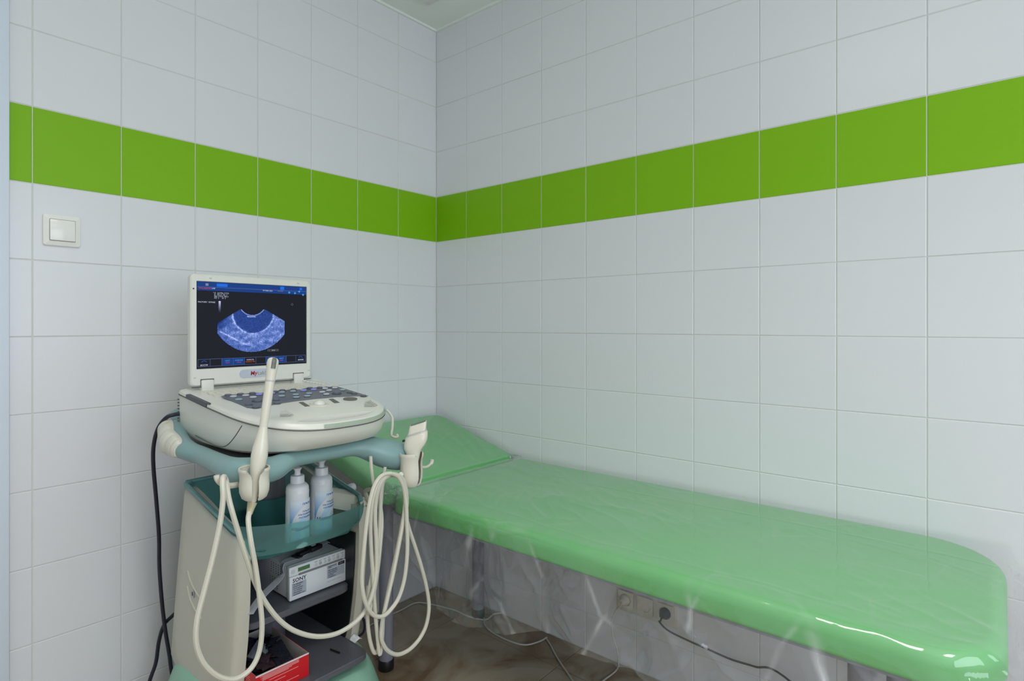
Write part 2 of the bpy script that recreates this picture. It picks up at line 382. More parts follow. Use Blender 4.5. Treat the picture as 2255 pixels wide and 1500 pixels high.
# ------------------------------------------------------------------ light switch
t = thing('light_switch', (-1.3515, 0, 1.374), 'white light switch on the wall below the lime band', 'light switch')
cx, cz = -1.3515, 1.4155
def plate(cx, cz, hw, hh, d0, d1, ins, r0=0.006):
    o0 = rrect(cx - hw, cz - hh, cx + hw, cz + hh, r0, 4); i1 = rrect(cx - hw + ins, cz - hh + ins, cx + hw - ins, cz + hh - ins, 0.002, 4)
    return o0, i1
o0, i1 = plate(cx, cz, 0.041, 0.0415, 0, 0, 0.0125); i0 = rrect(cx - 0.0285, cz - 0.029, cx + 0.0285, cz + 0.029, 0.001, 4); m0 = rrect(cx - 0.040, cz - 0.0405, cx + 0.040, cz + 0.0405, 0.006, 4)
MB().loft([[(x, -0.0002, z) for x, z in o0], [(x, -0.005, z) for x, z in o0], [(x, -0.0065, z) for x, z in m0], [(x, -0.010, z) for x, z in i1], [(x, -0.010, z) for x, z in i0], [(x, -0.004, z) for x, z in i0]], True, True).build('frame', WHITE, t, angle=25)
MB().box((-0.0275, -0.006, -0.0278), (0.0275, 0.004, 0.0278), 0.0015, 2, Matrix.Translation((cx, -0.0075, cz)) @ Matrix.Rotation(math.radians(-2.0), 4, 'X')).build('rocker', WHITE, t)

# ------------------------------------------------------------------ examination couch
MX0, MX1, MY0, MY1, MT = -0.640, -0.014, -1.938, -0.494, 0.652
couch = thing('examination_couch', (-0.33, -0.98, 0), 'long green vinyl examination couch against the tiled wall, head end raised', 'couch')
def cushion(out_fn, z0, z1, rt, rb, M=None):
    rings = []
    for k in range(5): a = PI / 2 * k / 4; rings.append([(x, y, z0 + rb * (1 - math.sin(a))) for x, y in out_fn(rb * (1 - math.cos(a)))][:] if False else [(x, y, z0 + rb - rb * math.cos(a)) for x, y in out_fn(rb - rb * math.sin(a))])
    for k in range(8): a = PI / 2 * k / 7; rings.append([(x, y, z1 - rt + rt * math.sin(a)) for x, y in out_fn(rt - rt * math.cos(a))])
    if M is not None: rings = [[M @ Vector(p) for p in r] for r in rings]
    return MB().loft(rings)
def mout(i): return rrect(MX0 + i, MY0 + i, MX1 - i, MY1 - i, [max(0.01, 0.115 - i), max(0.01, 0.16 - i), max(0.004, 0.03 - i), max(0.004, 0.035 - i)], 10)
cushion(mout, 0.588, MT, 0.030, 0.010).build('mattress', VINYL, couch, angle=60)
HA = math.atan2(0.130, 0.452); HL = 0.460
HM = Matrix.Translation((0, -0.477, 0.653)) @ Matrix.Rotation(HA, 4, 'X')
def hout(i): return rrect(MX0 + 0.005 + i, 0.0 + i, MX1 - i, HL - i, [max(0.004, 0.03 - i), max(0.004, 0.03 - i), max(0.01, 0.06 - i), max(0.01, 0.06 - i)], 8)
cushion(hout, -0.062, 0.0, 0.022, 0.010, HM).build('headrest', VINYL, couch, angle=60)
b = MB(); z0, z1 = 0.556, 0.5875
b.box((-0.52, -1.86, z0), (-0.49, -0.50, z1), 0.003); b.box((-0.10, -1.86, z0), (-0.07, -0.50, z1), 0.003); b.box((-0.632, -1.90, 0.5825), (-0.02, -0.49, 0.5885), 0.001, 1)
for yy in (-1.88, -1.2, -0.52): b.box((-0.491, yy + 0.02, z0), (-0.099, yy + 0.05, z1), 0.003)
b.build('frame', STEEL, couch)
b = MB()
for xx in (-0.56, -0.07): b.box((xx - 0.015, 0.01, -0.092), (xx + 0.015, HL - 0.04, -0.0625), 0.003, 2, HM)
for s in (0.03, HL - 0.08): b.box((-0.546, s, -0.090), (-0.084, s + 0.03, -0.064), 0.003, 2, HM)
b.build('headrest_frame', STEEL, couch)
for xx, yy, top in ((-0.535, -0.335, 0.60), (-0.078, -0.33, 0.60), (-0.545, -1.735, 0.557), (-0.078, -1.735, 0.557)):
    lg = MB().lathe([(0.0235, 0.03), (0.0235, top)], Matrix.Translation((xx, yy, 0)), 20).build('leg', STEEL, couch)
    MB().lathe([(0.024, 0.0005), (0.026, 0.003), (0.026, 0.032), (0.0236, 0.036)], Matrix.Translation((xx, yy, 0)), 20).build('leg_cap', BLACK, lg)
b = MB(); b.box((-0.548, -0.347, 0.535), (-0.066, -0.323, 0.5555), 0.003); b.box((-0.52, -0.52, 0.535), (-0.49, -0.335, 0.556), 0.003); b.box((-0.10, -0.52, 0.535), (-0.07, -0.335, 0.556), 0.003)
b.build('crossbar', STEEL, couch)

# clear film sheet thrown over the couch
def nz(x, y, z=0.0): return noise.noise(Vector((x, y, z)))
def wrinkle(x, y):
    w = 0.0; k = 0.12 + 0.88 * max(0.0, min(1.0, (y + 1.35) / 0.5))      # crinkled near the head, smoother towards the foot
    for sx, sy, rot, amp, pw in ((17, 3.2, 0.55, 0.0011, 7), (24, 4.0, 0.95, 0.0007, 8), (9, 2.5, 0.2, 0.0012, 4)):
        c, s = math.cos(rot), math.sin(rot); u, v = x * c - y * s, x * s + y * c
        q = 1 - abs(nz(u * sx + 0.6 * nz(v * 5, u * 4, 8), v * sy, amp * 3000)); m = max(0.0, 0.35 + nz(x * 4, y * 4, amp * 900))
        w += amp * q ** pw * (k * m * 4.2 + 0.20)
    c = 1 - min(1.0, abs(x + 0.17 + 0.012 * math.sin(y * 5) + 0.006 * nz(y * 9, 1)) / 0.006)      # two long creases along the couch
    e = 1 - min(1.0, abs(x + 0.585 + 0.010 * math.sin(y * 9) + 0.008 * nz(y * 12, 4)) / 0.006)
    f = max(0.0, min(1.0, (-0.50 - x) / 0.08)); g = max(0.0, min(1.0, (-1.62 - y) / 0.15)) * max(0.0, min(1.0, (-0.38 - x) / 0.15))
    w += f * 0.0022 * nz(y * 13, x * 7, 21) + g * (0.0025 * nz(x * 22 + y * 9, y * 16, 31) + 0.0018 * (1 - abs(nz(x * 14 - y * 10, x * 9 + y * 5, 33))) ** 6)
    return w + 0.0009 * max(0, c) + 0.0011 * max(0, e)
def film_pt(u, v):
    # u: across, from the wall (0) to the hem of the front skirt (1); v: along, from the joint (0) to the hem at the foot (1)
    W_ = (MX1 - MX0) - 0.02; hang = 0.30; Lb = (MY1 - MY0) - 0.02; hangf = 0.22
    a = u * (W_ + hang + 0.02); l = v * (Lb + hangf + 0.02)
    x = MX1 - 0.008 - a; y = MY1 - 0.010 - l
    # distance outside the rounded top rectangle
    i = 0.012; cr = 0.10
    x0, y0 = MX0 + i, MY0 + i
    dx = max(0.0, (x0 + cr) - x); dy = max(0.0, (y0 + cr) - y)
    if dx > 0 and dy > 0: d0 = math.hypot(dx, dy); d = d0 - cr; n = Vector((-dx / d0, -dy / d0)); corner = min(1, 2 * min(dx, dy) / d0)
    elif dx > 0: d = dx - cr; n = Vector((-1, 0)); corner = 0
    elif dy > 0: d = dy - cr; n = Vector((0, -1)); corner = 0
    else: d = -1; n = Vector((0, 0)); corner = 0
    zt = MT + 0.0025
    if d <= 0:
        e = min(1.0, min(a, 0.05) / 0.05)
        return Vector((x, y, zt + wrinkle(x, y) + 0.002 * max(0, nz(x * 5, y * 3, 2)) * e))
    R = 0.028; bx, by = x - n.x * d, y - n.y * d
    th = min(PI / 2, d / R); off = R * math.sin(th) * 0.72; drop = R * (1 - math.cos(th))
    s = d - R * PI / 2
    amp = 0
    if s > 0:
        hem = s
        if n.x < -0.5 and corner == 0:
            k = -y; hz = 0.135 + 0.127 * max(0, min(1, (k - 0.52) / 0.30)) - 0.067 * max(0, min(1, (k - 0.86) / 0.24)); hs = hz / 0.276; hem = s * hs
        drop += hem
        t_ = by * 1.0 if n.x < -0.5 else bx
        amp = min(1, s / 0.15)
        rid = (1 - abs(nz(t_ * 11 + s * 5, s * 6 + t_ * 2, 7))) ** 6 + 0.7 * (1 - abs(nz(t_ * 16 - s * 9, s * 5, 17))) ** 7
        off += amp * (0.012 * math.sin(t_ * 30 + 2.5 * nz(t_ * 5, 0)) + 0.016 * nz(t_ * 9, s * 4, 7) + 0.012 * rid) + 0.010 * amp
        if n.y < -0.5: off += 0.75 * s + amp * 0.035 * (1 - abs(nz(t_ * 14 + 3, s * 2, 27))) ** 5
        if corner > 0: off += corner * ((0.22 if n.x < -0.5 else 0.5) * s + 0.012 * amp * math.sin(9 * math.atan2(dy, dx)))
    w = wrinkle(x, y) * 1.0
    p = Vector((bx + n.x * (off + w + 0.003), by + n.y * (off + w + 0.003), zt - drop + w * 0.5))
    return p
film = thing('plastic_sheet', (-0.33, -1.1, MT), 'clear crinkled plastic sheet draped over the green couch, hanging down its front', 'plastic cover')
MB().grid(film_pt, 190, 340).build('mattress_sheet', FILM, film, angle=180)
def hfilm(u, v):
    W_ = (MX1 - MX0) + 0.05; a = u * W_; s = -0.02 + v * (HL + 0.01)
    x = MX1 - 0.006 - a; z = 0.003; over = (MX0 + 0.028) - x
    p = Vector((x, max(0.004, s), z + wrinkle(x * 0.8, s + 3) * 1.1))
    if s < 0: p.z += s * 0.4
    if over > 0:
        th = min(PI / 2, over / 0.03); p.x = MX0 + 0.028 - 0.03 * math.sin(th); p.z -= 0.03 * (1 - math.cos(th)) + max(0, over - 0.045)
        p.x -= 0.006 * nz(s * 25, over * 20, 4) * min(1, over / 0.05) + 0.002
    return HM @ p
MB().grid(hfilm, 70, 90).build('headrest_sheet', FILM, film, angle=180)
def bunch(cx, cy, cz, rad, n, amp, seed, name):
    def f(u, v):
        a = u * 2 * PI; r = rad * v
        q = amp * (nz(u * n + seed, v * 6, seed) + 0.5 * nz(u * n * 2.3, v * 11, seed + 5))
        return Vector((cx + 0.55 * r * math.cos(a), cy + r * math.sin(a), cz + abs(q) * 3.2 * v * (1 - v) + 0.004 - 0.5 * r * (1 if math.cos(a) < 0 else 0.1) * abs(math.cos(a))))
    MB().grid(f, 46, 14).build(name, FILM, film, angle=10)
bunch(-0.630, -0.487, 0.652, 0.075, 30, 0.032, 2.0, 'crumple')
bunch(-0.040, -0.480, 0.652, 0.045, 24, 0.016, 9.0, 'crumple')

# ------------------------------------------------------------------ sockets under the couch and their cords
t = thing('socket_panel', (0, -1.025, 0.188), 'ivory triple wall socket low on the wall under the couch', 'socket')
MB().box((-0.0035, -1.136, 0.189), (-0.0002, -0.914, 0.276), 0.001).build('frame', SOCK, t)
RY = Matrix.Rotation(-PI / 2, 4, 'Y')
for k, yy in enumerate((-0.953, -1.025, -1.097)):
    s = MB()
    Mx = Matrix.Translation((-0.009, yy, 0.2325)) @ RY
    o_ = rrect(-0.028, -0.028, 0.028, 0.028, 0.003, 4)
    circ = lambda r, n=len(o_): [(r * math.cos(PI * 1.25 + 2 * PI * i / n), r * math.sin(PI * 1.25 + 2 * PI * i / n)) for i in range(n)]
    s.loft([[Mx @ Vector((x, y, -0.001)) for x, y in o_], [Mx @ Vector((x, y, 0.003)) for x, y in o_], [Mx @ Vector((x, y, 0.003)) for x, y in circ(0.020)], [Mx @ Vector((x, y, -0.006)) for x, y in circ(0.019)]])
    so = s.build('socket', SOCK, t, angle=25)
    for q in (-0.0095, 0.0095): MB().lathe([(0.0026, -0.0058), (0.0026, -0.005)], Mx @ Matrix.Translation((0, q, 0)), 10).build('hole', BLACK, so)
def cord(name, pts, r, m, label, n=6, k=8): return tag(MB().tube(smooth_path(pts, k), r, n).build(name, m), label, 'cord')
def plug(name, yy, m, mc, pts, label, r):
    t = thing(name, (-0.02, yy, 0.2325), label, 'plug')
    Mx = Matrix.Translation((-0.0055, yy, 0.2325)) @ RY
    MB().lathe([(0.0176, 0.0), (0.0176, 0.010), (0.0165, 0.014), (0.011, 0.024), (0.0085, 0.030), (0.004, 0.031)], Mx, 18).build('plug_body', m, t)
    MB().tube(smooth_path(pts, 8), r, 6).build('cord', mc, t)
s8 = lambda a, b: (1200 + a * 660 / 2255, 1180 + b * 320 / 1093)
pts = [(-0.034, -0.953, 0.2325), (-0.045, -0.951, 0.222)] + [at(*s8(a, b_), x=-0.03) for a, b_ in ((535, 560), (505, 640), (510, 750), (540, 850))] + [at(*s8(555, 960), z=0.004), at(*s8(530, 1020), z=0.004), at(*s8(440, 1090), z=0.004), at(1290, 1530, z=0.004)]
plug('white_plug', -0.953, SOCK, WCORD, pts, 'white plug in the left socket under the couch, its white cord running to the floor', 0.0028)
pts = [(-0.034, -1.097, 0.2325), (-0.044, -1.097, 0.221)] + [at(*s8(a, b_), x=-0.03) for a, b_ in ((862, 650), (930, 715), (1080, 790), (1240, 860), (1400, 930), (1580, 985), (1800, 1060))] + [Vector((-0.03, -1.70, 0.05)), Vector((-0.03, -1.85, 0.004))]
plug('black_plug', -1.097, BLACK, CORD, pts, 'black plug in the right socket under the couch with a long black cord', 0.003)
F = lambda L_: [at(a, b_, z=0.004) for a, b_ in L_]
cord('white_floor_cord', F([(800, 1385), (850, 1359), (885, 1343), (915, 1328), (945, 1330), (1000, 1344), (1030, 1357), (1068, 1365), (1090, 1352), (1120, 1350)]), 0.003, WCORD, 'thin white cord on the floor beneath the raised head of the couch')
cord('white_floor_cord', F([(1066, 1362), (1070, 1380), (1100, 1402), (1150, 1420), (1185, 1414), (1204, 1404)]), 0.003, WCORD, 'curved white cord lying on the beige floor behind the couch leg')
cord('white_floor_cord', F([(1204, 1408), (1212, 1420), (1228, 1450), (1262, 1500), (1285, 1535)]), 0.003, WCORD, 'straight white cord crossing the beige floor towards the viewer')

# ------------------------------------------------------------------ ultrasound cart
CX = -0.98
cart = thing('equipment_cart', (CX, -0.45, 0), 'beige and teal medical cart with translucent tray and shelves, carrying the ultrasound machine', 'cart')
def side_panel(xo, xi, name='side_panel'):
    # outline in (y, z): slanting column side, rounded front edge
    prof = [(-0.300, 0.737), (-0.345, 0.728), (-0.40, 0.714), (-0.46, 0.698), (-0.52, 0.684), (-0.565, 0.673), (-0.602, 0.668), (-0.603, 0.60), (-0.600, 0.52), (-0.590, 0.43), (-0.575, 0.35), (-0.555, 0.27), (-0.535, 0.20), (-0.44, 0.185), (-0.33, 0.205), (-0.26, 0.235), (-0.205, 0.27), (-0.222, 0.36), (-0.245, 0.48), (-0.27, 0.60)]
    s = 1 if xi > xo else -1; c = Vector((-0.41, 0.45))
    ins = lambda k: [(c.x + (y - c.x) * (1 - k / 0.18), c.y + (z - c.y) * (1 - k / 0.28)) for y, z in prof]
    rings = [[(xi, y, z) for y, z in prof], [(xo + s * 0.014, y, z) for y, z in prof], [(xo + s * 0.005, y, z) for y, z in ins(0.003)], [(xo, y, z) for y, z in ins(0.011)], [(xo - s * 0.002, y, z) for y, z in ins(0.05)]]
    return MB().loft(rings).build(name, PANELB, cart, angle=50)
pl = side_panel(-1.160, -1.128); pr = side_panel(-0.800, -0.832)
MB().lathe([(0.0075, 0), (0.0075, 0.003), (0.006, 0.004)], Matrix.Translation((-1.1615, -0.372, 0.487)) @ Matrix.Rotation(-PI / 2, 4, 'Y') @ Matrix.Scale(1.5, 4, (1, 0, 0)), 16).build('lock', CHROME, pl)
MB().lathe([(0.0028, 0), (0.0028, 0.0045)], Matrix.Translation((-1.1615, -0.372, 0.487)) @ Matrix.Rotation(-PI / 2, 4, 'Y') @ Matrix.Scale(2, 4, (1, 0, 0)), 10).build('keyhole', BLACK, pl)
for L_ in ([(-0.335, 0.535), (-0.355, 0.512), (-0.385, 0.495), (-0.418, 0.485)], [(-0.333, 0.495), (-0.35, 0.468), (-0.385, 0.447), (-0.42, 0.438)]):
    MB().tube(smooth_path([(-1.1625, y, z) for y, z in L_], 6), [0.0005] + [0.0022] * 17 + [0.0005], 6).build('ridge', PANELB, pl)
for xa, xb in ((-1.1282, -1.124), (-0.836, -0.8318)):
    pf_ = [(-0.25, 0.60), (-0.588, 0.60), (-0.585, 0.52), (-0.575, 0.43), (-0.560, 0.35), (-0.540, 0.30), (-0.25, 0.30)]
    MB().loft([[(xa, y, z) for y, z in pf_], [(xb, y, z) for y, z in pf_]]).build('inner_panel', BLKPAN, cart, smooth=False)
MB().box((-1.128, -0.238, 0.30), (-0.832, -0.215, 0.62), 0.003).build('back_panel', BLKPAN, cart)
bp = MB().lathe([(0.006, 0), (0.006, 0.002), (0.004, 0.003)], Matrix.Translation((-0.878, -0.238, 0.345)) @ Matrix.Rotation(PI / 2, 4, 'X'), 12).build('screw', CHROME, cart)
MB().lathe([(0.042, 0.30), (0.042, 0.845)], Matrix.Translation((CX, -0.40, 0)), 28).build('column', mat('grey_violet_column', (0.13, 0.13, 0.15), 0.35), cart)
def shelf(z, yf, name):
    o = lambda i: rrect(-1.1275 + i, yf + i, -0.8325 - i, -0.24, [0.03, 0.03, 0.004, 0.004], 6)
    return MB().loft([[(x, y, z - 0.018) for x, y in o(0.004)], [(x, y, z - 0.014) for x, y in o(0)], [(x, y, z - 0.002) for x, y in o(0)], [(x, y, z) for x, y in o(0.002)]]).build(name, SHELF, cart, angle=30)
shelf(0.455, -0.572, 'shelf'); shelf(0.300, -0.655, 'shelf')
# tray
def tout(i): return [(x, y) for x, y in trim]
def tray_ring(i, z_fn):
    pts = []
    base = rrect(-1.158 + i, -0.602 + i, -0.802 - i, -0.285 - i, [0.045, 0.045, 0.03, 0.03], 8)
    for x, y in base:
        k = max(0, (-0.45 - y) / 0.15); y2 = y - 0.055 * k * max(0, 1 - ((x - CX) / 0.178) ** 2)
        pts.append((x, y2, z_fn(y)))
    return pts
rimz = lambda y: 0.748 + (y + 0.285) * 0.215 if y < -0.285 else 0.748
floorz = lambda y: 0.612
b = MB(); lowr = lambda y: rimz(y) if y > -0.59 else 0.64
b.loft([tray_ring(0.006, lowr), tray_ring(0.012, lambda y: 0.634), tray_ring(0.026, floorz), tray_ring(0.16, floorz)], False, True)
b.build('tray', TRAY, cart, angle=50)
rp = [p for p in tray_ring(0.004, rimz) if p[1] > -0.603]
kk = max(range(len(rp)), key=lambda i: (Vector(rp[i]) - Vector(rp[i - 1])).length); rp = rp[kk:] + rp[:kk]
MB().tube(smooth_path([(x, y, z + 0.003) for x, y, z in rp[::2]], 3), 0.0058, 8).build('tray_rim', mat('teal_rim', (0.15, 0.34, 0.34), 0.25), cart)
# frosted front of the tray
def tf(u, v):
    x = -1.150 + 0.340 * u; q = abs(2 * u - 1); k = max(0, 1 - q ** 2.2); y = -0.600 - 0.056 * k + 0.010 * max(0, (q - 0.94) / 0.06)
    z0_ = 0.701 - 0.019 * u; z1_ = 0.6255 + 0.004 * u
    return Vector((x, y + 0.012 * v * v, z0_ + (z1_ - z0_) * v))
fr = MB(); fr.grid(tf, 36, 6)
fr.build('tray_front', TRAYF, cart, recalc=False)
# collar of the tray round the column
MB().lathe([(0.050, 0.614), (0.050, 0.70), (0.053, 0.70), (0.053, 0.614)], Matrix.Translation((CX, -0.40, 0)), 28, cap=False).build('column_collar', TRAY, cart)
# base
rings = []
for z, g, p in ((0.060, 0.03, 3.2), (0.075, 0.045, 3.2), (0.13, 0.040, 3.2), (0.20, 0.015, 3.4), (0.255, -0.005, 3.6), (0.278, -0.02, 3.8), (0.281, -0.05, 3.8)):
    rings.append([(CX + x, -0.43 + y, z - (0.05 * max(0, (y + 0.0) / 0.3) if z > 0.1 else 0) * 0 - (0.03 * max(0, -y - 0.1) / 0.2 if z > 0.19 else 0)) for x, y in superell(0.205 + g, 0.265 + g, p, 56)])
base = MB().loft(rings).build('base', MINT, cart, angle=60)
for xx in (-1.15, -0.81):
    for yy in (-0.66, -0.20):
        c = MB().lathe([(0.02, -0.011), (0.030, -0.009), (0.030, 0.009), (0.02, 0.011)], Matrix.Translation((xx, yy, 0.0305)) @ Matrix.Rotation(PI / 2, 4, 'Y'), 18); c.box((xx - 0.016, yy - 0.012, 0.035), (xx + 0.016, yy + 0.012, 0.0625), 0.003)
        c.build('caster', DARKG, cart)
# teal handle ring
RQ = [(400, 915, -.20, .026), (386, 936, -.26, .034), (387, 972, -.36, .0315), (413, 992, -.44, .0245), (446, 1004, -.50, .022), (482, 1021, -.60, .0235), (505, 1032, -.655, .027), (528, 1037, -.69, .030), (560, 1037, -.704, .0305), (598, 1033, -.704, .029), (625, 1020, -.698, .024), (648, 1011, -.69, .0195), (690, 1003, -.686, .0185), (740, 994, -.686, .019), (780, 987, -.69, .022), (815, 989, -.70, .033), (850, 999, -.712, .040), (880, 1005, -.722, .038), (893, 1003, -.715, .033)]
RP = [(*at(a, b_, y=y), r) for a, b_, y, r in RQ] + [(-0.772, -0.655, 0.822, .026), (-0.785, -0.56, 0.838, .023), (-0.79, -0.45, 0.852, .023), (-0.795, -0.34, 0.866, .023), (-0.81, -0.25, 0.872, .021)]
def ring_tube():
    P = smooth_path([p[:3] for p in RP], 6); Rr = smooth_path([(p[3], 0, 0) for p in RP], 6); Rr = [max(0.0175, q.x) for q in Rr]
    P = [P[0] + (P[0] - P[1]) * 0.9] + P + [P[-1] + (P[-1] - P[-2]) * 0.9]; Rr = [Rr[0] * 0.45] + Rr + [Rr[-1] * 0.45]
    return MB().tube(P, Rr, 18, True, 0.92)
ring = ring_tube().build('handle_ring', TEAL, cart, angle=70)
MB().box((-1.150, -0.65, 0.838), (-0.810, -0.24, 0.862), 0.008).build('top_plate', DARKG, cart)
# cream grip pad with grooves on the rear left of the ring
def pad(u, v):
    # a slice of a slightly larger tube laid over the outer upper side of the ring, ribbed across
    t_ = (u - 0.02) / 0.96; q = 1.0 + 2.15 * u
    k = min(2.999, q); i0 = int(k); w = k - i0
    A, Bq = Vector(RP[i0][:3]), Vector(RP[i0 + 1][:3]); c = A.lerp(Bq, w); rr = RP[i0][3] * (1 - w) + RP[i0 + 1][3] * w
    ax = (Vector(RP[i0 + 1][:3]) - Vector(RP[max(0, i0 - 1)][:3])).normalized(); s1 = (-RT * 0.75 - FW * 0.55 + UP * 0.15); s1 = (s1 - ax * s1.dot(ax)).normalized(); s2 = ax.cross(s1)
    half = 1.25 * math.sqrt(max(0, 1 - (2 * u - 1) ** 4)); th = (2 * v - 1) * half
    edge = min(1, 8 * min(u, 1 - u)) * min(1, 6 * min(v, 1 - v))
    rib = 0.0030 * max(0, math.sin(u * PI * 10)) * (1 if 0.12 < u < 0.85 and 0.1 < v < 0.9 else 0)
    return c + (s1 * math.cos(th) + s2 * math.sin(th)) * (rr - 0.001 + 0.0082 * edge - rib * edge)
MB().grid(pad, 72, 20).build('grip', CREAM, ring, angle=60)
# probe cups
def cup(c, slot, name, hs=1.0, tilt=0.0):
    M = Matrix.Translation(c) @ Matrix.Rotation(tilt, 4, 'X') @ Matrix.Scale(0.86, 4) @ Matrix.Scale(hs, 4, (0, 0, 1)); w = math.radians(13)
    a0, a1 = slot + w, slot + 2 * PI - w; rings = []
    n = 36
    def ringpt(r, z, flare):
        return [M @ Vector((r * math.cos(a), r * math.sin(a), z)) for a in [a0 + flare + (a1 - a0 - 2 * flare) * i / n for i in range(n + 1)]]
    b = MB(); out = [(0.0315, 0.0, 0.42), (0.0350, 0.001, 0.40), (0.0362, -0.005, 0.33), (0.0352, -0.010, 0.20), (0.0336, -0.017, 0.06), (0.0325, -0.034, 0.0), (0.0340, -0.054, 0.0), (0.0330, -0.074, 0.0), (0.028, -0.092, 0.04), (0.021, -0.099, 0.12)]
    inn = [(0.0175, -0.096, 0.12), (0.025, -0.088, 0.04), (0.0300, -0.072, 0.0), (0.0310, -0.054, 0.0), (0.0293, -0.034, 0.0), (0.0305, -0.017, 0.06), (0.0315, -0.010, 0.20), (0.0315, -0.004, 0.33), (0.0315, 0.0, 0.42)]
    rings = [ringpt(*q) for q in out + inn]
    m = len(rings)
    b.loft(rings, False, False, False)
    nn = n + 1
    for e in (0, n): b.f.append(tuple(k * nn + e for k in range(m - 1)))
    return b.build(name, CREAM, cart, angle=50)
c1 = at(560, 1030, y=-0.752); cup(c1, math.radians(-111), 'cup_holder', 0.76)
c2 = at(906, 997, y=-0.770); cup(c2, math.radians(-78), 'cup_holder')
MB().tube(smooth_path([at(522, 1068, y=-0.715), at(505, 1070, y=-0.735), at(489, 1066, y=-0.755), at(479, 1056, y=-0.76), at(477, 1047, y=-0.76)], 5), [0.006] * 8 + [0.0055] * 13, 8).build('cable_hook', CREAM, cart)
MB().tube(smooth_path([at(912, 1026, y=-0.752), at(930, 1029, y=-0.750), at(942, 1027, y=-0.748), at(950, 1019, y=-0.746), at(951, 1012, y=-0.746)], 5), [0.0035] * 14 + [0.0055] * 7, 8).build('cable_hook', CREAM, cart)
MB().tube(smooth_path([at(840, 1046, y=-0.71), at(862, 1046, y=-0.745), at(878, 1048, y=-0.765), at(884, 1044, y=-0.775)], 5), 0.006, 8).build('cable_hook', CREAM, cart)
# cream bracket wire between machine and ring, on the right
MB().tube(smooth_path([at(850, 902, y=-0.62), at(858, 910, y=-0.625), at(864, 922, y=-0.63), at(864, 942, y=-0.64), at(862, 958, y=-0.65), at(869, 963, y=-0.66), at(876, 962, y=-0.665), at(874, 957, y=-0.66)], 5), 0.0036, 7).build('bracket_wire', CREAM, cart)

# ------------------------------------------------------------------ ultrasound machine
mach = thing('ultrasound_machine', (CX, -0.5, 0.868), 'cream portable ultrasound machine with open lit screen, on top of the cart', 'ultrasound machine')
MCX = -0.978; HWD = 0.200
def outl():
    pts = []
    for k in range(9): a = PI / 2 + PI / 2 * k / 8; pts.append((-HWD + 0.03 + 0.03 * math.cos(a), -0.330 + 0.03 * math.sin(a)))
    for k in range(1, 8): pts.append((-HWD, -0.33 - 0.15 * k / 7))
    for k in range(1, 48):
        a = PI + PI * k / 48; c, s = math.cos(a), math.sin(a); p = 2.7
        pts.append((HWD * math.copysign(abs(c) ** (2 / p), c), -0.48 + 0.285 * math.copysign(abs(s) ** (2 / p), s)))
    for k in range(0, 7): pts.append((HWD, -0.48 + 0.15 * k / 7))
    for k in range(9): a = PI / 2 * k / 8; pts.append((HWD - 0.03 + 0.03 * math.cos(a), -0.330 + 0.03 * math.sin(a)))
    return pts
OB = outl(); ON = []
for i in range(len(OB)):
    a, c = Vector(OB[i - 1]), Vector(OB[(i + 1) % len(OB)]); d = (c - a).normalized(); ON.append(Vector((d.y, -d.x)))
if sum(ON[i].dot(Vector(OB[i]) - Vector((0, -0.5))) for i in range(len(OB))) < 0: ON = [-n for n in ON]
ztop = lambda y: 0.994 + (y + 0.33) * 0.105
zseam = lambda y: 0.986 + (y + 0.33) * 0.110 - 0.05 * max(0, -0.55 - y) 
zbot = lambda y: 0.884 + (0.10 * max(0, y + 0.42) if y > -0.42 else 0) + 0.02 * max(0, -0.6 - y) - 0.014
def lvl(ins, fi, zf, off=0.0):
    out = []
    for (x, y), n in zip(OB, ON):
        fwd = max(0, -n.y) ** 1.5; q = ins + fi * fwd
        xx, yy = x - n.x * q, y - n.y * q
        out.append((MCX + xx, yy, zf(y, yy, fwd) + off))
    return out
LV = [lvl(0.06, 0.04, lambda y, yy, f: zbot(y)), lvl(0.022, 0.036, lambda y, yy, f: zbot(y) + 0.001), lvl(0.008, 0.022, lambda y, yy, f: zbot(y) + 0.009), lvl(0.002, 0.010, lambda y, yy, f: zbot(y) + 0.025), lvl(0.0, 0.002, lambda y, yy, f: (zbot(y) + zseam(y)) / 2 + 0.012),
      lvl(0.0, 0.0, lambda y, yy, f: zseam(y) - 0.003), lvl(-0.0015, -0.0015, lambda y, yy, f: zseam(y) + 0.002), lvl(-0.0003, -0.0012, lambda y, yy, f: zseam(y) + 0.007), lvl(0.004, 0.000, lambda y, yy, f: min(ztop(yy) - 0.004, zseam(y) + 0.012 + 0.001 * f)),
      lvl(0.010, 0.006, lambda y, yy, f: (1 - f) * (ztop(yy) - 0.001) + f * (zseam(y) + 0.0145)), lvl(0.015, 0.020, lambda y, yy, f: (1 - f) * ztop(yy) + f * (zseam(y) + 0.0165)), lvl(0.020, 0.048, lambda y, yy, f: ztop(yy) - 0.004 * f), lvl(0.028, 0.070, lambda y, yy, f: ztop(yy))]
body = MB().loft(LV).build('body', CREAM2, mach, angle=50)
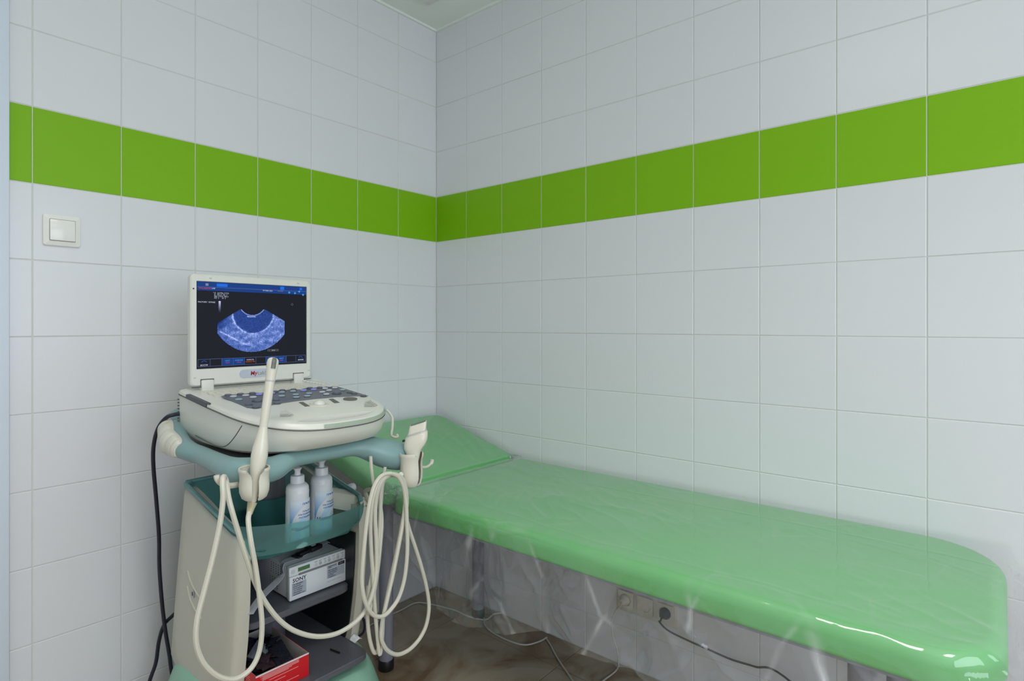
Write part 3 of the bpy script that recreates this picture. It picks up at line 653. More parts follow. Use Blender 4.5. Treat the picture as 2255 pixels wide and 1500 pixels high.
# finger slot of the carrying handle
x0, x1 = -1.082, -0.874
yo = lambda x: -0.48 - 0.285 * (1 - abs((x - MCX) / 0.2) ** 2.7) ** (1 / 2.7)
xl = [x0 + (x1 - x0) * k / 20 for k in range(21)]
outer = [(x, yo(x) + 0.020) for x in xl]
inner = [(x, yo(x) + 0.021 + 0.036 * (1 - abs((x - (x0 + x1) / 2) / (x1 - x0) * 2) ** 3)) for x in xl[::-1]]
cr = outer + inner
cut = MB().loft([[(x, y, 0.914) for x, y in cr], [(x, y, 1.05) for x, y in cr]]).build('cutter', CREAM2, mach)
md = body.modifiers.new('slot', 'BOOLEAN'); md.operation = 'DIFFERENCE'; md.object = cut; md.solver = 'EXACT'
bpy.context.view_layer.update(); dg = bpy.context.evaluated_depsgraph_get()
me = bpy.data.meshes.new_from_object(body.evaluated_get(dg)); body.modifiers.clear(); old = body.data; body.data = me; bpy.data.meshes.remove(old)
me.polygons.foreach_set('use_smooth', [True] * len(me.polygons)); me.set_sharp_from_angle(angle=math.radians(28))
cm = cut.data; bpy.data.objects.remove(cut); bpy.data.meshes.remove(cm)
# seams
sr = lvl(-0.0012, -0.0012, lambda y, yy, f: zseam(y) - 0.001)
MB().tube([Vector(p) for p in sr[6:-6]], 0.0013, 5).build('seam', SEAM, body)
MB().tube(smooth_path([(-1.1775, y, z) for y, z in ((-0.665, 0.944), (-0.63, 0.915), (-0.595, 0.893), (-0.56, 0.884), (-0.50, 0.885), (-0.42, 0.893))], 5), 0.0011, 5).build('seam', SEAM, body)
# sage stripe on the handle rim
N_ = len(OB); idx = [i for i in range(N_) if ON[i].y < -0.25 and OB[i][0] > -0.06 and OB[i][0] < 0.165]
o1 = lvl(-0.0026, -0.0026, lambda y, yy, f: zseam(y) + 0.0035); o2 = lvl(-0.0020, -0.0018, lambda y, yy, f: zseam(y) + 0.0115)
b = MB(); b.loft([[o1[i] for i in idx], [o2[i] for i in idx]], False, False, False); b.build('stripe', SAGE, body)
# card slot and vents on the left flank
b = MB(); b.box((-1.1815, -0.492, -0.005), (-1.170, -0.372, 0.005), 0.001, 1, Matrix.Translation((0, 0, 0.9795)) @ Matrix.Translation((0, -0.43, 0)) @ Matrix.Rotation(0.105, 4, 'X') @ Matrix.Translation((0, 0.43, 0)))
b.build('card_slot', DARKG, body)
b = MB()
for k in range(8): b.box((-1.1785, -0.318, 0.915 + 0.008 * k), (-1.176, -0.312, 0.918 + 0.008 * k))
tag(b.build('vent_slits', SEAM, body, smooth=False))
# ---- top face details
def top(px, py):
    z = 0.975
    for _ in range(12): p = at(px, py, z=z); z = ztop(p.y)
    return p
c3 = lambda a, b_: (480 + a * 380 / 2255, 820 + b_ * 140 / 831)
TN = Vector((0, -0.105, 1)).normalized()
def on_top(poly, h, m, name, parent=body, lift=0.0, shrink=0.0006):
    vs = [p + TN * lift for p in poly]; c = sum(vs, Vector()) / len(vs)
    up = [v + TN * h for v in vs]; up2 = [c + (v - c) * (1 - min(0.2, shrink / max(1e-4, (v - c).length))) + TN * (h + shrink * 0.4) for v in vs]
    return MB().loft([vs, up, up2], False, True).build(name, m, parent, angle=30)
pan = [(40, 322), (100, 300), (170, 296), (230, 298), (290, 286), (370, 284), (450, 274), (560, 276), (640, 262), (740, 254), (800, 242), (870, 240), (930, 232), (1010, 228), (1080, 232), (1160, 210), (1230, 212), (1290, 202), (1370, 205), (1430, 188), (1560, 190), (1680, 228), (1800, 262), (1965, 314), (1800, 318), (1550, 328), (1400, 342), (1250, 355), (1000, 385), (800, 416), (660, 442), (560, 470), (460, 480), (380, 470), (280, 425), (180, 380)]
kp = on_top([top(*c3(*p)) for p in pan], 0.0012, KEYP, 'key_panel')
# keyboard: five rows of low cream keys
b = MB()
for r in range(5):
    for k in range(15):
        x = -1.135 + 0.0185 * k + 0.004 * (r % 2); y = -0.362 - 0.0155 * r
        if x > -0.875 or y < -0.432: continue
        Mk = Matrix.Translation((x + 0.0085, y, ztop(y))) @ Matrix.Rotation(0.105, 4, 'X')
        b.box((-0.0085, -0.0070, -0.0005), (0.0085, 0.0070, 0.0018), 0.0010, 1, Mk)
tag(b.build('keyboard', CREAM, body, angle=30), kind='stuff')
for k in range(7):
    p = top(*c3(1130 + 40 * k, 122 + 7.5 * k)); MB().box((-0.0045, -0.003, 0), (0.0045, 0.003, 0.0035), 0.001, 1, Matrix.Translation(p)).build('slider', CREAM2, body)
def ellipse_btn(a, b_, rx, ry, h, m, name):
    c = top(*c3(a, b_)) + TN * 0.0012
    pts = [c + Vector((rx * math.cos(t_), ry * math.sin(t_), 0.105 * ry * math.sin(t_))) for t_ in [2 * PI * k / 14 for k in range(14)]]
    return on_top(pts, h, m, name, kp, 0, 0.001)
for a, b_, m in ((200, 328, LEDW), (362, 314, LEDW), (272, 368, LEDC), (460, 338, LEDW), (536, 300, LEDB), (836, 272, LEDC), (832, 322, LEDC), (980, 258, LEDC), (1015, 303, LEDC), (1118, 248, LEDB), (1190, 288, LEDC), (1250, 236, LEDB), (1400, 222, LEDW), (1455, 195, LEDW), (1527, 212, LEDW), (1450, 247, LEDW), (1362, 270, LEDW), (1415, 298, LEDW), (1628, 240, LEDC), (1165, 322, LEDC), (1022, 338, LEDC), (705, 285, LEDB)):
    ellipse_btn(a + 2, b_ + 5, 0.0098, 0.0078, 0.0012, COLLAR, 'button_collar'); ellipse_btn(a, b_ + 2, 0.0082, 0.0060, 0.003, m, 'button')
for a, b_ in ((130, 308), (290, 295), (450, 283), (840, 245), (985, 235), (1200, 215), (1330, 208), (755, 370), (770, 412), (400, 430), (495, 467), (1720, 270), (1780, 285), (1900, 315), (735, 262)):
    ellipse_btn(a + 2, b_ + 5, 0.0095, 0.0076, 0.0012, COLLAR, 'button_collar'); ellipse_btn(a, b_ + 2, 0.0078, 0.0058, 0.003, KEYP, 'button')
for a, b_ in ((520, 385), (1552, 285)):
    ellipse_btn(a, b_ + 4, 0.0145, 0.0115, 0.0015, COLLAR, 'knob'); ellipse_btn(a, b_, 0.0115, 0.009, 0.006, KEYP, 'knob')
def quad_top(ps, m, name, h=0.0012): on_top([top(*c3(*p)) for p in ps], h, m, name)
quad_top([(1055, 398), (1110, 392), (1200, 445), (1140, 452)], GREYK, 'trackball_key'); quad_top([(1447, 355), (1505, 350), (1590, 400), (1525, 407)], GREYK, 'trackball_key')
quad_top([(1728 + 92 * math.cos(a), 357 + 19 * math.sin(a)) for a in [2 * PI * k / 16 for k in range(16)]], GREYK, 'side_key', 0.003)
tc = top(*c3(1325, 420))
Mt = Matrix.Translation(tc) @ Matrix.Rotation(0.105, 4, 'X')
MB().lathe([(0.0245, 0.0), (0.0245, 0.0022), (0.0205, 0.0030), (0.0165, 0.0015), (0.0165, 0)], Mt, 32, cap=False).build('trackball_ring', CREAM, body)
MB().lathe([(0.0145, 0.0)] + [(0.0145 * math.cos(a), 0.0145 * 0.75 * math.sin(a)) for a in [PI / 2 * k / 8 for k in range(1, 8)]] + [(0.0005, 0.0109)], Mt, 24).build('trackball', CREAM2, body)
for a0, b0 in ((850, 505), (1950, 375)):
    b = MB()
    for k in range(6):
        L_ = [top(*c3(a0 - 40, b0 + 14 * k + 6)), top(*c3(a0 + 20 + 12 * k, b0 + 13 * k + 6)), top(*c3(a0 + 45 + 18 * k, b0 + 12 * k - 8))]
        b.tube([p + TN * 0.0001 for p in smooth_path(L_, 5)], 0.00045, 4)
    tag(b.build('speaker_slits', SEAM, body))
# ---- lid with the screen
SX0, SX1, SZ0, SZ1, SY = -1.141, -0.831, 1.049, 1.277, -0.337
lo = lambda i: rrect(-1.1565 + i, 1.004 + i, -0.8165 - i, 1.2955 - i, 0.012 - i * 0.5, 5)
lid = MB().loft([[(x, SY + 0.022, z) for x, z in lo(0.004)], [(x, SY + 0.018, z) for x, z in lo(0)], [(x, SY + 0.003, z) for x, z in lo(0)], [(x, SY, z) for x, z in lo(0.003)], [(x, SY, z) for x, z in rrect(SX0 - 0.001, SZ0 - 0.001, SX1 + 0.001, SZ1 + 0.001, 0.0005, 5)], [(x, SY + 0.003, z) for x, z in rrect(SX0 - 0.001, SZ0 - 0.001, SX1 + 0.001, SZ1 + 0.001, 0.0005, 5)]]).build('lid', CREAM2, mach, angle=30)
for xa, xb in ((-1.131, -1.100), (-0.873, -0.842)):
    b = MB(); b.box((xa, SY - 0.006, 0.988), (xb, SY + 0.02, 1.020), 0.003); b.build('hinge', CREAM2, mach)
    MB().box((xa - 0.0015, SY - 0.0006, 1.003), (xb + 0.0015, SY - 0.0001, 1.0222)).build('hinge_gap', SEAM, lid, smooth=False)
MB().tube([(-1.154, SY - 0.001, 1.0022), (-0.818, SY - 0.001, 1.0022)], 0.0016, 5).build('hinge_gap', SEAM, lid)
for xx, zz in ((-1.107, 1.2865), (-0.858, 1.2865), (-1.146, 1.027), (-0.824, 1.027)): MB().box((xx - 0.003, SY - 0.0015, zz - 0.0012), (xx + 0.003, SY, zz + 0.0012), 0.0004, 1).build('bumper', PANELB, lid)
MB().lathe([(0.002, 0), (0.002, 0.001)], Matrix.Translation((-1.1495, SY, 1.257)) @ Matrix.Rotation(PI / 2, 4, 'X'), 8).build('latch_hole', BLACK, lid)
bo = rrect(-1.031, 1.018, -0.929, 1.0405, 0.011, 6)
MB().loft([[(x, SY - 0.0002, z) for x, z in bo], [(x, SY - 0.0012, z) for x, z in bo]], False).build('badge', mat('silver_badge', (0.52, 0.57, 0.66), 0.25, metal=0.3), lid, smooth=False)
XD, ZD = (1, 0, 0), (0, 0, 1)
text('badge_lettering', 'My', 0.0155, mat('badge_red', (0.45, 0.02, 0.03), 0.4), lid, (-1.0015, SY - 0.0016, 1.0245), XD, ZD, shear=0.1, bold=0.0004)
text('badge_lettering', 'Lab50', 0.0145, mat('badge_olive', (0.30, 0.30, 0.16), 0.4), lid, (-0.9815, SY - 0.0016, 1.0240), XD, ZD)
scr = MB().box((SX0, SY + 0.0012, SZ0), (SX1, SY + 0.0028, SZ1)).build('screen', GLASS_BLK, mach, smooth=False)
c1m = lambda a, b_: at(380 + a * 340 / 1821, 580 + b_ * 280 / 1500, y=SY)
EY = [SY + 0.0009]
def srect(p, q, m, name, dy=0.0):
    A, Bq = c1m(*p), c1m(*q); y = SY + 0.0009 - dy
    x0, x1 = max(SX0 + 0.0005, min(A.x, Bq.x)), min(SX1 - 0.0005, max(A.x, Bq.x)); z0, z1 = max(SZ0 + 0.0003, min(A.z, Bq.z)), min(SZ1 - 0.0003, max(A.z, Bq.z))
    return MB().add([(x0, y, z0), (x1, y, z0), (x1, y, z1), (x0, y, z1)], [(0, 1, 2, 3)]).build(name, m, scr, smooth=False, recalc=False)
def stext(s, p, size, m, align='LEFT', name='screen_text', sx=1.0):
    A = c1m(*p); return text(name, s, size, m, scr, (A.x, SY + 0.0003, A.z), XD, ZD, align, sx=sx)
dz = lambda a, z: None
def zrect(x0, x1, z0, z1, m, name, dy=0.0):
    y = SY + 0.0009 - dy
    return MB().add([(x0, y, z0), (x1, y, z0), (x1, y, z1), (x0, y, z1)], [(0, 1, 2, 3)]).build(name, m, scr, smooth=False, recalc=False)
zrect(SX0 + 0.0004, SX1 - 0.0004, 1.2535, SZ1 - 0.0004, BLUEB, 'title_band')
zrect(SX0 + 0.0004, SX1 - 0.0004, 1.2625, 1.2632, SLINE, 'band_line', 0.0002)
for p, q, m in (((390, 235), (425, 265), SGREY), ((522, 238), (650, 280), BLUEL), ((1272, 275), (1318, 315), BLUEL), ((1500, 288), (1528, 318), BLUEL)): srect(p, q, m, 'icon', 0.0003)
for a, b_ in ((1377, 345), (1445, 352), (1495, 333), (1540, 372)):
    c = c1m(a, b_); pts = [(c.x + (0.0042 if k % 2 == 0 else 0.0018) * math.cos(PI * k / 4), SY + 0.0005, c.z + (0.0042 if k % 2 == 0 else 0.0018) * math.sin(PI * k / 4)) for k in range(8)]
    MB().add(pts, [tuple(range(8))]).build('icon', SCYAN, scr, smooth=False, recalc=False)
stext('MYLABFIVE', (310, 300), 0.0062, SRED); stext('LAB', (462, 302), 0.0052, SWHITE)
stext('09 MAR 2021', (1065, 328), 0.0052, SWHITE); stext('10:29:41', (1238, 333), 0.0052, SGREY)
for k, row in enumerate(('* G   6.6 MHz  P 71%', '  D   5.8 cm  XV  3', '  PRC 17-2-H  PRS 3', '  PST  2      SV  2')): stext(row, (480, 355 + 20 * k), 0.0049, SWHITE, sx=0.95)
stext('FACTORY  GYNAE', (300, 462), 0.0052, SWHITE)
for k in range(14):
    v = 1 - k / 14; srect((545, 445 + 10 * k), (570, 455.6 + 10 * k), emis('grey_scale', (0.55 * v * v + 0.01, 0.58 * v * v + 0.012, 0.85 * v * v + 0.03)), 'grey_bar')
c = c1m(1411, 485); MB().tube([(c.x + 0.0028 * math.cos(a), SY + 0.0006, c.z + 0.0028 * math.sin(a)) for a in [2 * PI * k / 16 for k in range(17)]], 0.0003, 4).build('icon', SGREY, scr)
zb0, zb1 = 1.0545, 1.0735; ed = [300, 445, 583, 718, 850, 985, 1102, 1225, 1343, 1455, 1568]
xe = [c1m(a, 1150).x for a in ed]
for k in (2, 3, 6, 7): zrect(xe[k] + 0.0006, xe[k + 1] - 0.0006, zb0 + 0.0006, zb1 - 0.0006, BLUEB if k != 2 else BLUEB, 'soft_key')
for x in xe: zrect(x - 0.0003, x + 0.0003, zb0, zb1, SLINE, 'key_border', 0.0002)
for z in (zb0, zb1): zrect(xe[0], xe[-1], z - 0.0003, z + 0.0003, SLINE, 'key_border', 0.0002)
for k, s1, s2, m2 in ((2, 'АННОТ', 'ТЕКСТ', SRED), (3, 'ИЗМЕР РЕЖ', 'ТКАНЬ', SRED), (4, 'СКОРОСТЬ', 'СКОРОСТ ТЕХ', SORAN), (6, 'ЗАПИСЬ', 'КАДР', SRED), (7, 'ВЫБОР', 'КАДР', SRED)):
    xm = (xe[k] + xe[k + 1]) / 2
    text('screen_text', s1, 0.0046, SWHITE if k == 4 else SCYAN, scr, (xm, SY + 0.0003, 1.0655), XD, ZD, 'CENTER', sx=0.8); text('screen_text', s2, 0.0046, m2, scr, (xm, SY + 0.0003, 1.0600), XD, ZD, 'CENTER', sx=0.8)
text('screen_text', 'ВОСПР', 0.0055, SWHITE, scr, ((xe[0] + xe[1]) / 2, SY + 0.0003, 1.0562), XD, ZD, 'CENTER'); text('screen_text', 'АРХИВ', 0.0055, SWHITE, scr, ((xe[9] + xe[10]) / 2, SY + 0.0003, 1.0582), XD, ZD, 'CENTER')
for k in (0, 9):
    xm = (xe[k] + xe[k + 1]) / 2; MB().tube([(xm + 0.006 * math.cos(a), SY + 0.0006, 1.0655 + 0.004 * math.sin(a)) for a in [PI * (0.05 + 0.95 * q / 8) for q in range(9)]], 0.0005, 4).build('icon', BLUEL, scr)
A, Bq = c1m(1125, 1020), c1m(1252, 1040)
for z in (A.z, A.z - 0.0038): zrect(A.x, Bq.x, z - 0.0003, z + 0.0003, SGREY, 'icon')
for x in (A.x, A.x + 0.0045, Bq.x - 0.0045, Bq.x): zrect(x - 0.0003, x + 0.0003, A.z - 0.0038, A.z, SGREY, 'icon')
text('screen_text', 'TISSUE', 0.0035, SWHITE, scr, ((A.x + Bq.x) / 2, SY + 0.0003, A.z - 0.0032), XD, ZD, 'CENTER')
# ultrasound picture: fan on the screen
def fan():
    ca = (945, 395); b = MB(); cols = []; NU, NV = 150, 110
    def inside(a, b_):
        dx, dy = a - 945, b_ - 455; r = math.hypot(dx, dy)
        if r < 150 or b_ < 540: return r >= 150 and False
        if abs(a - 926) > 398: return False
        if dy <= 0 or abs(dx) / dy > 1.66 + 0.0: return False
        return math.hypot(a - 930, (b_ - 520) * 0.93) < 489
    A0, B0, A1, B1 = 525, 545, 1328, 1048; idx = {}
    for i in range(NU + 1):
        for j in range(NV + 1):
            a = A0 + (A1 - A0) * i / NU; q = B0 + (B1 - B0) * j / NV
            p = c1m(a, q); idx[i, j] = len(b.v); b.v.append(Vector((p.x, SY + 0.0006, p.z)))
            dx, dy = a - 945, q - 455; r = math.hypot(dx, dy)
            n1 = nz(a / 16, q / 9, 1) * 0.5 + 0.5; n2 = nz(a / 60, q / 40, 3) * 0.5 + 0.5; n3 = nz(a / 6, q / 4, 5)
            # dark rounded organ under the transducer, bright tissue around it
            e = math.hypot((a - 950) / 235, (q - 590) / 232)
            if e < 1: base = 0.13 + 0.20 * n1 + 0.08 * n2
            else: base = 0.34 + 0.46 * n1 * n2 * 2
            base += (0.75 if a < 960 else 0.40) * math.exp(-((e - 1.03) / 0.055) ** 2) * max(0, n2 + 0.5 * nz(a / 25, q / 25, 11))
            left = max(0, min(1, (745 - a) / 200)) * max(0, min(1, (850 - q) / 150)); base *= 1 - 0.72 * left
            l2 = q - (810 + 0.50 * (a - 570) + 12 * nz(a / 45, 0, 2)); base += (0.45 * math.exp(-(l2 / 11) ** 2) if 560 < a < 775 else 0) * (0.4 + n1); base += 0.45 * math.exp(-((a - 860) / 55) ** 2 - ((q - 952 - 0.2 * (a - 860)) / 13) ** 2)
            if l2 > 10 and a < 800: base *= 0.86
            if 880 < a < 985 and q < 640: base += 0.6 * math.exp(-((q - 628) / 9) ** 2)
            if r < 172: base = 0.12 + 0.6 * (1 if 156 < r < 166 else 0)
            base = max(0.02, base * (1 + 0.55 * n3)); base = min(1, base)
            if q > 960: base *= 0.88
            cols.append((0.50 * base ** 2.6 + 0.003, 0.58 * base ** 2.0 + 0.012, 1.0 * base ** 1.1 + 0.02, 1))
    for i in range(NU):
        for j in range(NV):
            a = A0 + (A1 - A0) * (i + .5) / NU; q = B0 + (B1 - B0) * (j + .5) / NV
            if inside(a, q): b.f.append((idx[i, j], idx[i + 1, j], idx[i + 1, j + 1], idx[i, j + 1]))
    o = b.build('ultrasound_image', attr_mat('ultrasound_print', True), scr, smooth=False, recalc=False)
    at_ = o.data.color_attributes.new('print', 'FLOAT_COLOR', 'POINT'); at_.data.foreach_set('color', [x for c in cols for x in c])
    bm = bmesh.new(); bm.from_mesh(o.data); bmesh.ops.delete(bm, geom=[v for v in bm.verts if not v.link_faces], context='VERTS'); bm.to_mesh(o.data); bm.free()
fan()

# ------------------------------------------------------------------ probes
def axis_M(p, q):
    z = (Vector(q) - Vector(p)).normalized(); x = z.orthogonal().normalized() if abs(z.z) < 0.5 else Vector((1, 0, 0)) - z * z.x
    x.normalize(); y = z.cross(x); M = Matrix((x, y, z)).transposed().to_4x4(); M.translation = Vector(p); return M
PY = -0.752
pA, pB = at(556, 1108, y=PY), at(602, 789, y=PY); Lp = (pB - pA).length; M = axis_M(pA, pB)
wand = thing('endocavity_probe', pA, 'slim ivory ultrasound wand probe standing in the left cup holder', 'probe')
fz = lambda py: Lp * (1108 - py) / (1108 - 789)
k_ = 1.215 / FPX / 2
MB().lathe([(0.004, fz(1108)), (15 * k_, fz(1104)), (19 * k_, fz(1085)), (24 * k_, fz(1060)), (31 * k_, fz(1030)), (35 * k_, fz(1005)), (32 * k_, fz(985)), (27 * k_, fz(972)), (24 * k_, fz(962)), (20 * k_, fz(952)), (17.5 * k_, fz(944)), (17 * k_, fz(942))], M, 24).build('handle', PROBE, wand)
MB().lathe([(17.5 * k_, fz(942.5)), (19.5 * k_, fz(890)), (20 * k_, fz(840))], M, 22).build('shaft', PROBE, wand)
tip = MB().lathe([(20 * k_, fz(839)), (21 * k_, fz(838.5)), (21.5 * k_, fz(825)), (24.5 * k_, fz(808)), (25 * k_, fz(800)), (23 * k_, fz(793)), (17 * k_, fz(789)), (8 * k_, fz(787.3)), (1 * k_, fz(787))], M, 24).build('tip', PROBE, wand)
MB().lathe([(21.6 * k_, fz(840.5)), (21.6 * k_, fz(837.8))], M, 22).build('joint_line', SENS2, wand)
def tipwin(u, v):
    a = math.radians(-128 + 46 * u); zz = fz(812 - 24.2 * v); r = (24.9 if v < 0.5 else (25.6 - 7 * max(0, (v - 0.75) / 0.25) ** 2.2)) * k_ * 1.025
    return M @ Vector((r * math.cos(a), r * math.sin(a), zz))
MB().grid(tipwin, 8, 10).build('lens', SENS, tip)
# long cable: from the wand down, round, over the left hook, down again and across to the right hook
QY = -0.782
cs = [at(556, 1108, y=PY), at(549, 1130, y=-0.757), at(547, 1150, y=-0.770)]
cs += [at(a, b_, y=QY) for a, b_ in ((553, 1195), (563, 1250), (571, 1310), (577, 1375), (572, 1430), (556, 1468), (528, 1492), (500, 1496), (470, 1483), (445, 1455), (432, 1415), (434, 1365), (450, 1300), (468, 1230), (484, 1155), (491, 1100))]
cs += [at(490, 1068, y=-0.778), at(491, 1051, y=-0.768), at(497, 1056, y=-0.752)]
cs += [at(503, 1095, y=-0.760), at(512, 1130, y=-0.768)] + [at(a, b_, y=-0.768) for a, b_ in ((527, 1180), (545, 1235), (565, 1290), (590, 1335), (620, 1370), (655, 1392), (700, 1402), (745, 1394), (785, 1368), (808, 1338), (822, 1300), (829, 1255), (829, 1200), (826, 1140), (829, 1095), (840, 1062), (858, 1047), (872, 1044))]
MB().tube(smooth_path(cs, 8), 0.0052, 8).build('cable', CABLE, wand)
MB().tube([at(556, 1106, y=PY), at(552, 1120, y=-0.753), at(549, 1133, y=-0.757)], [0.0095, 0.0075, 0.0056], 10).build('cable_sleeve', mat('yellowed_sleeve', (0.52, 0.46, 0.30), 0.4), wand)

# linear probe in the right cup
base_p = at(905, 1045, y=-0.770); lin = thing('linear_probe', base_p, 'flat-headed ivory linear probe standing in the right cup holder', 'probe')
k2 = 1.50 / FPX
Pc = at(905, 1010, y=-0.770)
wd = (RT * 0.95 + UP * 0.30).normalized(); ad = (UP * 0.96 + RT * 0.10 - FW * 0.12); ad = (ad - wd * ad.dot(wd)).normalized(); td = wd.cross(ad)
def sec(px_, py_, w, tt, p=2.6, n=28, tilt=0.0):
    c = at(px_, py_, y=-0.770)
    return [c + wd * x + td * y for x, y in superell(w * k2, tt * k2, p, n)]
MB().loft([sec(900, 1058, 8, 8), sec(903, 1040, 13, 12), sec(907, 1015, 17, 14), sec(910, 1000, 17, 14), sec(912, 992, 19, 15), sec(914, 985, 24, 17, 2.8), sec(915, 978, 27, 18, 3), sec(916, 968, 27.5, 18, 3), sec(917, 958, 26, 17, 3), sec(918, 953, 22, 15, 3)]).build('handle', PROBE, lin, angle=60)
MB().loft([sec(917.5, 956, 23.5, 15.5, 3), sec(918.5, 949, 21.5, 13.5, 3)]).build('seal', SENS2, lin, angle=60)
ns = MB().loft([sec(918.5, 950, 21, 13, 4), sec(920.5, 936, 20, 9, 5), sec(921, 932.5, 19.5, 7, 5)]).build('nose', PROBE, lin, angle=40)
MB().loft([sec(921, 933, 17.5, 5.6, 6), sec(921.2, 931.2, 17, 5, 6)]).build('lens', SENS, lin, angle=40)
MB().box((-0.004, -0.0015, -0.003), (0.004, 0.0015, 0.003), 0.001, 1, Matrix.Translation(at(889, 971, y=-0.775))).build('marker', BLACK, lin)
# its cable: out of the cup, then several loops over the right hook
c7 = lambda L_, y: [at(780 + a * 0.4266, 860 + b_ * 0.4266, y=y) for a, b_ in L_]
loopA = [(190, 428), (240, 445), (265, 500), (272, 580), (266, 640), (285, 720), (315, 810), (345, 905), (372, 1010), (386, 1110), (375, 1200), (345, 1270), (300, 1325), (255, 1355), (215, 1363), (175, 1345), (150, 1310), (139, 1265), (146, 1190), (170, 1080), (200, 950), (228, 810), (250, 690), (262, 590), (258, 510), (235, 450), (190, 428)]
loopB = [(190, 428), (145, 438), (105, 490), (78, 590), (60, 720), (45, 880), (40, 990), (52, 1075), (78, 1135), (110, 1165), (150, 1165), (190, 1130), (230, 1070), (258, 980), (272, 870), (275, 770), (272, 680), (268, 590), (255, 500), (225, 445), (190, 428)]
loopC = [(190, 428), (150, 445), (115, 500), (92, 590), (84, 700), (88, 830), (97, 960), (104, 1090), (115, 1220), (125, 1320), (132, 1362), (140, 1330), (146, 1250), (150, 1170), (170, 1060), (198, 930), (228, 790), (252, 660)]
lc = [at(900, 1058, y=-0.770), at(893, 1068, y=-0.768)] + c7([(262, 560)], -0.772) + c7(loopA[::-1][3:], -0.776)
MB().tube(smooth_path(lc, 6), 0.0050, 8).build('cable', CABLE, lin)
MB().tube(smooth_path(c7(loopB, -0.788), 6), 0.0050, 8).build('cable', CABLE, lin)
loopD = [(190, 432), (160, 450), (138, 520), (135, 620), (128, 740), (112, 860), (90, 960), (74, 1060), (68, 1160), (76, 1260), (92, 1330), (108, 1355), (124, 1335), (138, 1275), (150, 1170)]
third = thing('connector_probe', at(770, 1105, y=-0.53), 'beige probe connector lying in the tray behind the right bottle, with its cable', 'connector')
MB().tube(smooth_path(c7(loopC, -0.764), 6), 0.0048, 8).build('cable', CABLE, third)
MB().tube(smooth_path(c7(loopD, -0.752), 6), 0.0048, 8).build('cable', CABLE, third)
for L_ in ([(85, 340), (88, 390), (94, 440), (102, 500), (104, 540), (98, 620)], [(160, 395), (150, 460), (142, 540), (136, 620), (128, 720), (122, 820), (120, 930)]):
    MB().tube(smooth_path(c7(L_, -0.735), 6), 0.0042, 7).build('cable', CABLE, third)
# connector body in the tray
cc = at(760, 1100, y=-0.53)
Mc = Matrix.Translation(cc + Vector((0.0, 0, 0))) @ Matrix.Rotation(math.radians(-28), 4, 'Z') @ Matrix.Rotation(math.radians(16), 4, 'Y')
o_ = lambda x, w, h: [(x, -w, -h), (x, w, -h), (x, w, h * 0.6), (x, w * 0.8, h), (x, -w * 0.8, h), (x, -w, h * 0.6)]
MB().loft([[Mc @ Vector(p) for p in o_(-0.050, 0.031, 0.020)], [Mc @ Vector(p) for p in o_(0.018, 0.033, 0.021)], [Mc @ Vector(p) for p in o_(0.022, 0.031, 0.019)], [Mc @ Vector(p) for p in o_(0.056, 0.012, 0.011)]]).build('connector_body', CREAM, third, angle=20)
e = Mc @ Vector((0.054, 0, 0))
MB().tube(smooth_path([e, Mc @ Vector((0.066, 0, 0.004))] + [at(804, 1083, y=-0.60), at(818, 1078, y=-0.66), at(829, 1086, y=-0.71), at(836, 1110, y=-0.74), at(840, 1150, y=-0.75), at(836, 1210, y=-0.752), at(829, 1270, y=-0.754), at(820, 1320, y=-0.756), at(812, 1350, y=-0.756), at(808, 1335, y=-0.745), at(812, 1290, y=-0.74)], 6), [0.009, 0.0085, 0.008, 0.007] + [0.0055] * 69, 8).build('cable', CABLE, third)

cap = at(760, 1080, y=-0.485)
tag(MB().lathe([(0.010, 0), (0.012, 0.003), (0.012, 0.022), (0.009, 0.030), (0.004, 0.032)], Matrix.Translation(cap) @ Matrix.Rotation(math.radians(75), 4, Vector((0.3, 1, 0))), 18).build('nozzle_cap', WHITEP), 'small white plastic cap at the back of the tray beside the beige connector', 'cap')

